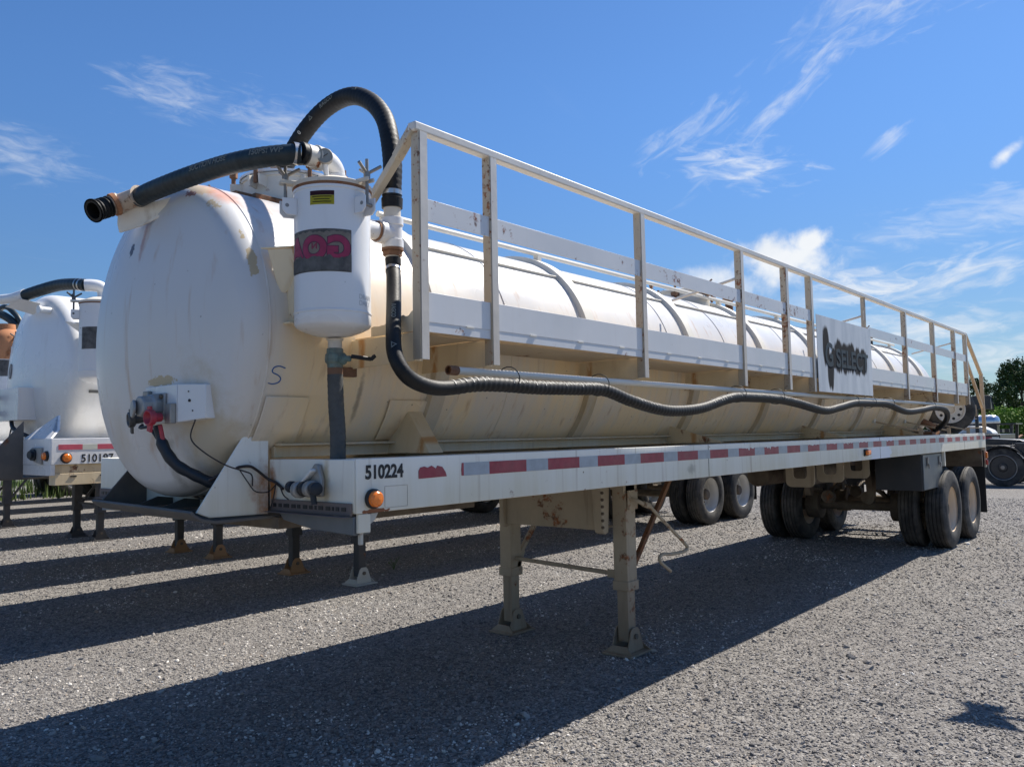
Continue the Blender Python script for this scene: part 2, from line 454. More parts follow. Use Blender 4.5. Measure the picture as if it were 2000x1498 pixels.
leafmat('leaf_dark', (0.036, 0.062, 0.026), (0.070, 0.105, 0.040))
leafmat('leaf_mid', (0.075, 0.135, 0.025), (0.13, 0.21, 0.045))
leafmat('leaf_bright', (0.13, 0.22, 0.03), (0.22, 0.34, 0.06))


# panel with sprayed-over logo: the soot has its own shape
def sign_mat():
    m = bpy.data.materials.new('sign_panel_white')
    m.use_nodes = True
    g = N(m.node_tree)
    b = m.node_tree.nodes['Principled BSDF']
    tc = g.new('ShaderNodeTexCoord').outputs['Object']
    x, y, z = g.sep(tc)[0:3]
    big = g.noise(g.scale(tc, (3, 1, 0.8)), 2.0, 4, 0.6)
    col = g.mix(g.smooth(big, 0.3, 0.7), c4((0.50, 0.53, 0.56)), c4((0.66, 0.68, 0.70)))
    wob = g.noise(g.scale(tc, (16, 1, 1.8)), 1.0, 5, 0.6)
    tot = None
    for (cx, cz, hx, hz) in SPRAY:
        dx = g.math('MULTIPLY', g.math('SUBTRACT', x, cx), 1 / hx)
        dz = g.math('MULTIPLY', g.math('SUBTRACT', z, cz), 1 / hz)
        rr = g.math('SQRT', g.math('ADD', g.math('POWER', g.math('ABSOLUTE', dx), 2.4), g.math('POWER', g.math('ABSOLUTE', dz), 2.4)))
        k = g.math('ADD', g.math('SUBTRACT', 1.0, rr), g.math('MULTIPLY', g.math('SUBTRACT', wob, 0.5), 1.1))
        k = g.smooth(k, -0.22, 0.12)
        tot = k if tot is None else g.math('MAXIMUM', tot, k)
    hole = g.smooth(g.noise(g.scale(tc, (12, 1, 7)), 1.0, 5, 0.6), 0.60, 0.72)
    tot = g.math('MULTIPLY', tot, g.math('SUBTRACT', 1.0, g.math('MULTIPLY', hole, 0.4)), clamp=True)
    col = g.mix(tot, col, c4((0.012, 0.0125, 0.014)))
    g.link(col, b.inputs['Base Color'])
    g.link(g.math('ADD', 0.45, g.math('MULTIPLY', tot, 0.4)), b.inputs['Roughness'])
    b.inputs['Specular IOR Level'].default_value = 0.3
    MATS['sign_panel_white'] = m


SPRAY = [(5.37, 2.37, 0.085, 0.17), (5.47, 2.16, 0.085, 0.16), (5.56, 2.27, 0.07, 0.09), (5.70, 2.30, 0.12, 0.15), (5.88, 2.29, 0.12, 0.14),
         (6.06, 2.30, 0.11, 0.14), (6.24, 2.28, 0.12, 0.13), (6.42, 2.29, 0.11, 0.13)]
sign_mat()


# ------------------------------------------------------------------ mesh helpers
def bx(bm, lo, hi):
    """axis aligned box"""
    x0, y0, z0 = lo; x1, y1, z1 = hi
    v = [bm.verts.new(p) for p in ((x0, y0, z0), (x1, y0, z0), (x1, y1, z0), (x0, y1, z0), (x0, y0, z1), (x1, y0, z1), (x1, y1, z1), (x0, y1, z1))]
    for f in ((0, 3, 2, 1), (4, 5, 6, 7), (0, 1, 5, 4), (1, 2, 6, 5), (2, 3, 7, 6), (3, 0, 4, 7)):
        bm.faces.new([v[i] for i in f])


def frame_of(d):
    d = V(d).normalized()
    a = V((0, 0, 1)) if abs(d.z) < 0.9 else V((1, 0, 0))
    u = d.cross(a).normalized()
    return u, d.cross(u).normalized(), d


def bar(bm, a, b, w, h, up=(0, 0, 1)):
    """rectangular bar from a to b: w across, h along up"""
    a, b = V(a), V(b)
    d = (b - a).normalized()
    s = d.cross(V(up)).normalized()
    t = s.cross(d).normalized()
    vs = []
    for p in (a, b):
        for (i, j) in ((-1, -1), (1, -1), (1, 1), (-1, 1)):
            vs.append(bm.verts.new(p + s * (i * w / 2) + t * (j * h / 2)))
    for f in ((3, 2, 1, 0), (4, 5, 6, 7), (0, 1, 5, 4), (1, 2, 6, 5), (2, 3, 7, 6), (3, 0, 4, 7)):
        bm.faces.new([vs[i] for i in f])


def lathe(bm, origin, axis, prof, seg=24, caps=True, a0=0.0):
    """revolve [(t, r), ...] round axis from origin"""
    o = V(origin)
    u, w, d = frame_of(axis)
    rings = []
    for (t, r) in prof:
        rings.append([bm.verts.new(o + d * t + (u * math.cos(a0 + 2 * math.pi * k / seg) + w * math.sin(a0 + 2 * math.pi * k / seg)) * max(r, 1e-4)) for k in range(seg)])
    for i in range(len(rings) - 1):
        for k in range(seg):
            bm.faces.new((rings[i][k], rings[i][(k + 1) % seg], rings[i + 1][(k + 1) % seg], rings[i + 1][k]))
    if caps:
        bm.faces.new(list(reversed(rings[0])))
        bm.faces.new(rings[-1])
    return rings


def cyl(bm, a, b, r, seg=16, r2=None):
    a, b = V(a), V(b)
    lathe(bm, a, b - a, [(0, r), ((b - a).length, r if r2 is None else r2)], seg)


def prism(bm, pts, ext):
    """flat polygon pts (3-D) pushed by ext"""
    e = V(ext)
    a = [bm.verts.new(V(p)) for p in pts]
    b = [bm.verts.new(V(p) + e) for p in pts]
    n = len(pts)
    bm.faces.new(list(reversed(a)))
    bm.faces.new(b)
    for i in range(n):
        bm.faces.new((a[i], a[(i + 1) % n], b[(i + 1) % n], b[i]))


def spline(pts, step=0.02):
    """Catmull-Rom through pts, resampled evenly"""
    P = [V(p) for p in pts]
    P = [P[0] * 2 - P[1]] + P + [P[-1] * 2 - P[-2]]
    out = []
    for i in range(1, len(P) - 2):
        p0, p1, p2, p3 = P[i - 1:i + 3]
        n = max(4, int((p2 - p1).length / step))
        for k in range(n):
            t = k / n
            out.append(0.5 * ((2 * p1) + (-p0 + p2) * t + (2 * p0 - 5 * p1 + 4 * p2 - p3) * t * t + (-p0 + 3 * p1 - 3 * p2 + p3) * t ** 3))
    out.append(P[-2])
    # even spacing
    L = [0.0]
    for i in range(1, len(out)):
        L.append(L[-1] + (out[i] - out[i - 1]).length)
    n = max(3, int(L[-1] / step))
    res, j = [], 0
    for k in range(n + 1):
        s = L[-1] * k / n
        while j < len(L) - 2 and L[j + 1] < s:
            j += 1
        f = (s - L[j]) / max(1e-9, L[j + 1] - L[j])
        res.append(out[j].lerp(out[j + 1], min(1, max(0, f))))
    return res


def frames(path):
    T = []
    for i in range(len(path)):
        a = path[max(0, i - 1)]; b = path[min(len(path) - 1, i + 1)]
        T.append((b - a).normalized())
    u = frame_of(T[0])[0]
    out = []
    for t in T:
        u = (u - t * u.dot(t)).normalized()
        out.append((t, u, t.cross(u).normalized()))
    return out


def sweep(bm, path, rad, seg=12, caps=True):
    """tube along an even path; rad is a number or a function of arc length"""
    fr = frames(path)
    s = 0
    rings = []
    for i, p in enumerate(path):
        if i:
            s += (path[i] - path[i - 1]).length
        r = rad(s) if callable(rad) else rad
        t, u, w = fr[i]
        rings.append([bm.verts.new(p + (u * math.cos(2 * math.pi * k / seg) + w * math.sin(2 * math.pi * k / seg)) * r) for k in range(seg)])
    for i in range(len(rings) - 1):
        for k in range(seg):
            bm.faces.new((rings[i][k], rings[i][(k + 1) % seg], rings[i + 1][(k + 1) % seg], rings[i + 1][k]))
    if caps:
        bm.faces.new(list(reversed(rings[0])))
        bm.faces.new(rings[-1])


def obj(name, bm, mat, parent=None, bevel=0.0, ang=35, seg=2):
    me = bpy.data.meshes.new(name)
    bmesh.ops.recalc_face_normals(bm, faces=bm.faces[:])
    bm.to_mesh(me)
    bm.free()
    for p in me.polygons:
        p.use_smooth = True
    me.set_sharp_from_angle(angle=R(ang))
    mats = mat if isinstance(mat, (list, tuple)) else [mat]
    for m in mats:
        me.materials.append(MATS[m])
    o = bpy.data.objects.new(name, me)
    C.objects.link(o)
    if parent:
        o.parent = parent
    if bevel:
        md = o.modifiers.new('bevel', 'BEVEL')
        md.width = bevel
        md.segments = seg
        md.limit_method = 'ANGLE'
        md.angle_limit = R(40)
        md.harden_normals = False
    return o


def nb():
    return bmesh.new()


def pieces(name, bm, mat, parent, bevel=0.0):
    """one object for every loose piece in bm"""
    bm.verts.ensure_lookup_table()
    bm.verts.index_update(); bm.faces.index_update()
    seen = set()
    out = []
    for v in bm.verts:
        if v.index in seen:
            continue
        stack, isl = [v], []
        seen.add(v.index)
        while stack:
            q = stack.pop()
            isl.append(q)
            for e in q.link_edges:
                w = e.other_vert(q)
                if w.index not in seen:
                    seen.add(w.index); stack.append(w)
        nbm = bmesh.new()
        mp = {q.index: nbm.verts.new(q.co) for q in isl}
        fs = {f for q in isl for f in q.link_faces}
        for f in sorted(fs, key=lambda f: f.index):
            nbm.faces.new([mp[q.index] for q in f.verts])
        out.append(obj(name, nbm, mat, parent, bevel))
    bm.free()
    return out


def thing(name, label, cat, loc=(0, 0, 0), rotz=0, group=None):
    o = bpy.data.objects.new(name, None)
    o.empty_display_size = 0.3
    C.objects.link(o)
    o.location = loc
    o.rotation_euler = (0, 0, rotz)
    o['label'] = label
    o['category'] = cat
    if group:
        o['group'] = group
    return o


def tag(o, label, cat, group=None, kind=None):
    if label: o['label'] = label
    if cat: o['category'] = cat
    if group: o['group'] = group
    if kind: o['kind'] = kind
    return o


def box_obj(name, lo, hi, mat, parent, bevel=0.003):
    b = nb(); bx(b, lo, hi)
    return obj(name, b, mat, parent, bevel)


def text_bm(s, size, bold=0.0, depth=0.0012, spacing=1.0):
    """letters as a flat mesh in XY, baseline at 0"""
    cu = bpy.data.curves.new('t', 'FONT')
    cu.body = s
    cu.size = size
    cu.offset = bold
    cu.extrude = depth / 2
    cu.space_character = spacing
    ob = bpy.data.objects.new('t', cu)
    C.objects.link(ob)
    dg = bpy.context.evaluated_depsgraph_get()
    me = bpy.data.meshes.new_from_object(ob.evaluated_get(dg))
    bm = nb()
    bm.from_mesh(me)
    bpy.data.objects.remove(ob)
    bpy.data.curves.remove(cu)
    bpy.data.meshes.remove(me)
    return bm


def cut_x(bm, step):
    xs = [v.co.x for v in bm.verts]
    a = math.floor(min(xs) / step) * step
    while a < max(xs):
        bmesh.ops.bisect_plane(bm, geom=bm.verts[:] + bm.edges[:] + bm.faces[:], plane_co=(a, 0, 0), plane_no=(1, 0, 0), dist=1e-6)
        a += step


def flat_text(name, s, size, origin, xdir, zdir, mat, parent, bold=0.0, stretch=1.0, label=None):
    bm = text_bm(s, size, bold)
    o, X, Z = V(origin), V(xdir).normalized(), V(zdir).normalized()
    n = X.cross(Z)
    for v in bm.verts:
        c = v.co.copy()
        v.co = o + X * (c.x * stretch) + Z * c.y + n * c.z
    return obj(name, bm, mat, parent)


# tank section helpers
def tank_bm(x0, x1, yc, zc, r, bulge, seg=96):
    """shell with dished heads"""
    bm = nb()
    prof = []
    kr, t0, n = 0.12, R(18), 14
    rc = r - kr + kr * math.sin(t0)
    Rc = rc / math.sin(t0)
    head = [(kr * math.cos(t0) + Rc * (math.cos(a) - math.cos(t0)), Rc * math.sin(a)) for a in np.linspace(0, t0, n)]
    head += [(kr * math.cos(a), r - kr + kr * math.sin(a)) for a in np.linspace(t0, math.pi / 2, n)[1:]]
    for (d, q) in head:
        prof.append((x0 - d, q))
    k = int((x1 - x0) / 0.35)
    for i in range(1, k):
        prof.append((x0 + (x1 - x0) * i / k, r))
    for (d, q) in reversed(head):
        prof.append((x1 + d, q))
    lathe(bm, (0, yc, zc), (1, 0, 0), prof, seg, caps=False)
    bmesh.ops.remove_doubles(bm, verts=bm.verts[:], dist=0.0002)
    return bm


def ring_bm(x, w, h, yc, zc, r, seg=96, a0=None, a1=None):
    """hollow hat-section hoop round the shell; sides slope a little"""
    bm = nb()
    prof = [(x - w / 2, r - 0.004), (x - w / 2 + 0.008, r + h), (x + w / 2 - 0.008, r + h), (x + w / 2, r - 0.004)]
    lathe(bm, (0, yc, zc), (1, 0, 0), prof, seg, caps=False)
    return bm


def wheel(parent, cx, cy, side, rimmat, rr=0.52, detail=True, width=0.27):
    """side=-1: dish faces -Y. part: wheel (the steel disc), sub-part: tyre"""
    yo = cy
    a = (0, side, 0)
    b = nb()
    lip = 0.298 * rr / 0.52
    h = width / 2
    prof = [(0.100, lip + 0.002), (0.118, lip + 0.016), (0.108, lip + 0.018), (0.085, lip - 0.002), (0.03, lip - 0.028), (-0.04, lip - 0.035), (-0.06, 0.205), (-0.075, 0.13), (-0.06, 0.125), (-0.05, 0.11), (-0.05, 0.0)]
    lathe(b, (cx, yo, rr), a, prof, 36, caps=False)
    prof2 = [(-0.118, lip + 0.016), (-0.10, lip), (-0.05, lip - 0.03), (-0.045, 0.205)]
    lathe(b, (cx, yo, rr), a, prof2, 36, caps=False)
    w = obj('wheel', b, rimmat, parent, ang=50)
    if detail:
        b = nb()
        for k in range(10):
            an = 2 * math.pi * k / 10
            p = V((cx + 0.143 * math.cos(an), yo, rr + 0.143 * math.sin(an)))
            lathe(b, p + V(a) * -0.07, a, [(0, 0.014), (0.028, 0.014), (0.034, 0.008)], 6)
        lathe(b, (cx, yo, rr), a, [(-0.06, 0.09), (0.04, 0.088), (0.055, 0.07), (0.058, 0.0)], 20, caps=False)
        obj('hub', b, 'under_brown', w)
    b = nb()
    pr = [(h * 0.80, lip), (h * 0.93, lip + 0.02), (h * 1.0, lip + 0.075), (h * 0.97, lip + 0.14), (h * 0.88, rr - 0.035), (h * 0.78, rr - 0.008), (h * 0.62, rr - 0.001)]
    tread = []
    for gx in (0.52, 0.18, -0.18, -0.52):
        tread += [(h * (gx + 0.05), rr), (h * (gx + 0.035), rr - 0.013), (h * (gx - 0.035), rr - 0.013), (h * (gx - 0.05), rr)]
    prof = [(t, r) for (t, r) in pr] + tread + [(-t, r) for (t, r) in reversed(pr)]
    lathe(b, (cx, yo, rr), a, prof, 48, caps=False)
    obj('tyre', b, 'tyre', w, ang=45)
    return w


def landing_leg(root, x, y, mat, top, boot, dark=False):
    b = nb()
    bx(b, (x - 0.065, y - 0.06, 0.50), (x + 0.065, y + 0.06, top))
    bx(b, (x - 0.074, y - 0.069, 0.46), (x + 0.074, y + 0.069, 0.53))
    leg = obj('landing_leg', b, mat, root, 0.006)
    b = nb()
    bx(b, (x - 0.05, y - 0.046, 0.09), (x + 0.05, y + 0.046, 0.47))
    obj('inner_tube', b, mat, leg, 0.004)
    b = nb()
    # sand shoe: pressed plate with two upright ears
    bx(b, (x - 0.15, y - 0.125, 0.004), (x + 0.15, y + 0.125, 0.02))
    for s in (-1, 1):
        yy = y + s * 0.062
        prism(b, [(x - 0.115, yy, 0.021), (x + 0.115, yy, 0.021), (x + 0.055, yy, 0.17), (x + 0.03, yy, 0.192), (x - 0.03, yy, 0.192), (x - 0.055, yy, 0.17)], (0, s * 0.010, 0))
    for s in (-1, 1):
        prism(b, [(x + s * 0.118, y - 0.12, 0.021), (x + s * 0.118, y + 0.12, 0.021), (x + s * 0.10, y + 0.060, 0.07), (x + s * 0.10, y - 0.060, 0.07)], (s * 0.008, 0, 0))
    sh = obj('sand_shoe', b, boot, leg, 0.003)
    b = nb()
    cyl(b, (x, y - 0.085, 0.13), (x, y + 0.085, 0.13), 0.02, 12)
    obj('pin', b, 'under_brown', leg)
    return leg


def gladhand(parent, c, d, mat):
    """small cast coupling: body, mouth ring, ear"""
    u, w, dd = frame_of(d)
    c = V(c)
    b = nb()
    lathe(b, c, dd, [(0, 0.020), (0.03, 0.022), (0.04, 0.036), (0.062, 0.036), (0.066, 0.028), (0.050, 0.020), (0.03, 0.0)], 18, caps=False)
    bar(b, c + dd * 0.05 + w * 0.028, c + dd * 0.05 + w * 0.062 + u * 0.01, 0.028, 0.012, up=dd)
    bar(b, c + dd * 0.05 - w * 0.028, c + dd * 0.05 - w * 0.05, 0.024, 0.012, up=dd)
    return obj('air_coupling', b, mat, parent, 0.002)


# ================================================================== GROUND
def ground():
    m = bpy.data.materials.new('gravel_ground')
    m.use_nodes = True
    g = N(m.node_tree)
    b = m.node_tree.nodes['Principled BSDF']
    tc = g.new('ShaderNodeTexCoord').outputs['Object']
    big = g.noise(tc, 0.35, 4, 0.6)
    vo = g.new('ShaderNodeTexVoronoi')
    g.link(tc, vo.inputs['Vector']); vo.inputs['Scale'].default_value = 78
    vo2 = g.new('ShaderNodeTexVoronoi')
    g.link(tc, vo2.inputs['Vector']); vo2.inputs['Scale'].default_value = 32
    rnd = g.sep(vo.outputs['Color'])[0]
    rnd2 = g.sep(vo2.outputs['Color'])[1]
    mixr = g.math('ADD', g.math('MULTIPLY', rnd, 0.6), g.math('MULTIPLY', rnd2, 0.4))
    ramp = g.new('ShaderNodeValToRGB')
    g.link(mixr, ramp.inputs[0])
    e = ramp.color_ramp.elements
    e[0].position = 0.1; e[0].color = (0.09, 0.085, 0.08, 1)
    e[1].position = 0.93; e[1].color = (0.42, 0.40, 0.37, 1)
    e2 = ramp.color_ramp.elements.new(0.5); e2.color = (0.225, 0.212, 0.198, 1)
    col = g.mix(g.smooth(big, 0.35, 0.7, 0, 0.35), ramp.outputs[0], c4((0.215, 0.198, 0.185)))
    # a little fine dust and tan dirt patches
    dn = g.noise(tc, 1.4, 5, 0.65)
    col = g.mix(g.smooth(dn, 0.60, 0.75, 0, 0.35), col, c4((0.40, 0.33, 0.25)))
    # beyond the yard: rough grass
    x, y, z = g.sep(tc)[0:3]
    dist = g.math('ADD', x, g.math('MULTIPLY', g.math('SUBTRACT', g.noise(tc, 0.12, 4, 0.6), 0.5), 16.0))
    gm = g.smooth(dist, 92.0, 96.0)
    gn = g.noise(tc, 1.2, 6, 0.7)
    gcol = g.mix(g.smooth(gn, 0.35, 0.65), c4((0.075, 0.10, 0.03)), c4((0.17, 0.19, 0.07)))
    col = g.mix(gm, g.vmath('MULTIPLY', col, (0.86, 0.855, 0.85)), gcol)
    g.link(col, b.inputs['Base Color'])
    b.inputs['Roughness'].default_value = 0.9
    b.inputs['Specular IOR Level'].default_value = 0.25
    bn = g.new('ShaderNodeBump')
    bn.inputs['Strength'].default_value = 0.9
    bn.inputs['Distance'].default_value = 0.012
    h = g.math('SUBTRACT', 1.0, vo.outputs['Distance'])
    h = g.math('ADD', h, g.math('MULTIPLY', g.math('SUBTRACT', 1.0, vo2.outputs['Distance']), 0.8))
    h = g.math('ADD', h, g.math('MULTIPLY', g.noise(tc, 5, 4, 0.6), 1.4))
    g.link(h, bn.inputs['Height'])
    g.link(bn.outputs[0], b.inputs['Normal'])
    MATS['gravel_ground'] = m
    bm = nb()
    L = [-900, -60, -12, -4, 0, 6, 14, 30, 70, 900]
    vs = [[bm.verts.new((x, y, 0)) for y in L] for x in L]
    for i in range(len(L) - 1):
        for j in range(len(L) - 1):
            bm.faces.new((vs[i][j], vs[i + 1][j], vs[i + 1][j + 1], vs[i][j + 1]))
    o = obj('ground', bm, 'gravel_ground')
    o['kind'] = 'structure'

    # loose stones near the camera: real geometry, instanced
    sm = bpy.data.materials.new('stone')
    sm.use_nodes = True
    g = N(sm.node_tree)
    b = sm.node_tree.nodes['Principled BSDF']
    at = g.new('ShaderNodeAttribute', attribute_type='INSTANCER', attribute_name='tone')
    r = g.new('ShaderNodeValToRGB')
    g.link(at.outputs['Fac'], r.inputs[0])
    e = r.color_ramp.elements
    e[0].position = 0.0; e[0].color = (0.12, 0.112, 0.108, 1)
    e[1].position = 1.0; e[1].color = (0.70, 0.66, 0.60, 1)
    for p, c in ((0.15, (0.19, 0.176, 0.166)), (0.6, (0.275, 0.255, 0.235)), (0.90, (0.38, 0.352, 0.32)), (0.95, (0.38, 0.30, 0.23))):
        q = r.color_ramp.elements.new(p); q.color = c4(c)
    g.link(r.outputs[0], b.inputs['Base Color'])
    b.inputs['Roughness'].default_value = 0.8
    MATS['stone'] = sm
    sb = nb()
    bmesh.ops.create_icosphere(sb, subdivisions=1, radius=1.0)
    rr = random.Random(3)
    for v in sb.verts:
        v.co *= rr.uniform(0.72, 1.15)
    sme = bpy.data.meshes.new('stone_shape')
    sb.to_mesh(sme); sb.free()
    sme.materials.append(sm)
    stone = bpy.data.objects.new('stone_shape', sme)

    n = 260000
    u = rng.random(n)
    rad = 1.6 + (u ** 1.5) * 20.0
    ang = math.atan2(FW.y, FW.x) + (rng.random(n) - 0.5) * R(84)
    px = CAM.x + rad * np.cos(ang)
    py = CAM.y + rad * np.sin(ang)
    size = rng.gamma(3.0, 0.0014, n) + 0.0026
    size = np.clip(size, 0.003, 0.018)
    size = np.where(rng.random(n) < 0.006, size + 0.010 + 0.006 * rng.random(n), size)
    size = size * (1 + np.clip(rad - 7, 0, 8) * 0.05)
    me = bpy.data.meshes.new('loose_gravel')
    me.vertices.add(n)
    co = np.zeros((n, 3), dtype=np.float32)
    co[:, 0] = px; co[:, 1] = py; co[:, 2] = size * 0.25
    me.vertices.foreach_set('co', co.ravel())
    a = me.attributes.new('sz', 'FLOAT_VECTOR', 'POINT')
    s3 = np.stack([size * rng.uniform(0.8, 1.4, n), size * rng.uniform(0.7, 1.1, n), size * rng.uniform(0.4, 0.85, n)], 1).astype(np.float32)
    a.data.foreach_set('vector', s3.ravel())
    a = me.attributes.new('rt', 'FLOAT_VECTOR', 'POINT')
    r3 = np.stack([rng.normal(0, 0.35, n), rng.normal(0, 0.35, n), rng.random(n) * 6.283], 1).astype(np.float32)
    a.data.foreach_set('vector', r3.ravel())
    a = me.attributes.new('tn', 'FLOAT', 'POINT')
    lf = np.array([mnoise.noise(V((float(x_) * 0.55, float(y_) * 0.8, 3.1))) + 0.6 * mnoise.noise(V((float(x_) * 2.1, float(y_) * 2.6, 7.7))) for x_, y_ in zip(px, py)])
    a.data.foreach_set('value', np.clip(rng.random(n) + lf * 0.30, 0, 1).astype(np.float32))
    o = bpy.data.objects.new('loose_gravel', me)
    C.objects.link(o)
    o['kind'] = 'stuff'
    o['label'] = 'loose crushed grey gravel stones over the yard'
    o['category'] = 'gravel'
    ng = bpy.data.node_groups.new('gravel', 'GeometryNodeTree')
    ng.interface.new_socket('Geometry', in_out='INPUT', socket_type='NodeSocketGeometry')
    ng.interface.new_socket('Geometry', in_out='OUTPUT', socket_type='NodeSocketGeometry')
    gi = ng.nodes.new('NodeGroupInput'); go = ng.nodes.new('NodeGroupOutput')
    ip = ng.nodes.new('GeometryNodeInstanceOnPoints')
    oi = ng.nodes.new('GeometryNodeObjectInfo')
    oi.inputs['Object'].default_value = stone
    def na(nm, typ):
        q = ng.nodes.new('GeometryNodeInputNamedAttribute'); q.data_type = typ; q.inputs['Name'].default_value = nm
        return q
    sz = na('sz', 'FLOAT_VECTOR'); rt = na('rt', 'FLOAT_VECTOR'); tn = na('tn', 'FLOAT')
    st = ng.nodes.new('GeometryNodeStoreNamedAttribute'); st.data_type = 'FLOAT'; st.domain = 'INSTANCE'
    st.inputs['Name'].default_value = 'tone'
    cap = ng.nodes.new('GeometryNodeMeshToPoints')
    e2r = ng.nodes.new('FunctionNodeEulerToRotation')
    l = ng.links.new
    l(gi.outputs[0], cap.inputs['Mesh'])
    l(cap.outputs['Points'], ip.inputs['Points'])
    l(oi.outputs['Geometry'], ip.inputs['Instance'])
    l(sz.outputs[0], ip.inputs['Scale'])
    l(rt.outputs[0], e2r.inputs[0]); l(e2r.outputs[0], ip.inputs['Rotation'])
    l(ip.outputs[0], st.inputs['Geometry'])
    l(tn.outputs[0], st.inputs['Value'])
    l(st.outputs[0], go.inputs[0])
    md = o.modifiers.new('gn', 'NODES'); md.node_group = ng


ground()


# ================================================================== MAIN TRAILER
def reflectors(rail, x, xend, z0, z1, yy, scale=1.0, mats=('tape_red', 'tape_grey')):
    meshes = {}
    rr = random.Random(5)
    k = 0
    while x < xend - 0.1:
        w = (0.283 if k % 2 == 0 else 0.180) * scale
        w = min(w, xend - x)
        b = nb()
        # worn top edge on some pieces
        jag = (k % 2 == 0 and rr.random() < 0.55)
        top = [(w, z1)]
        if jag:
            q = w
            while q > 0.03:
                q -= rr.uniform(0.012, 0.045)
                if q < 0.01: break
                top.append((q, z1 - max(0, rr.gauss(0.002, 0.006))))
            if rr.random() < 0.6:
                c = rr.uniform(0.3, 0.7) * w
                top = [t for t in top if abs(t[0] - c) > 0.03]
                top += [(c + 0.02, z1), (c + 0.008, z1 - 0.018), (c - 0.004, z1 - 0.022), (c - 0.022, z1 - 0.003)]
                top.sort(key=lambda t: -t[0])
        top.append((0, z1))
        prism(b, [(x, yy, z0), (x + w, yy, z0)] + [(x + a, yy, zz) for a, zz in top], (0, -0.0015, 0))
        obj('reflective_tape', b, mats[k % 2], rail)
        x += w
        k += 1


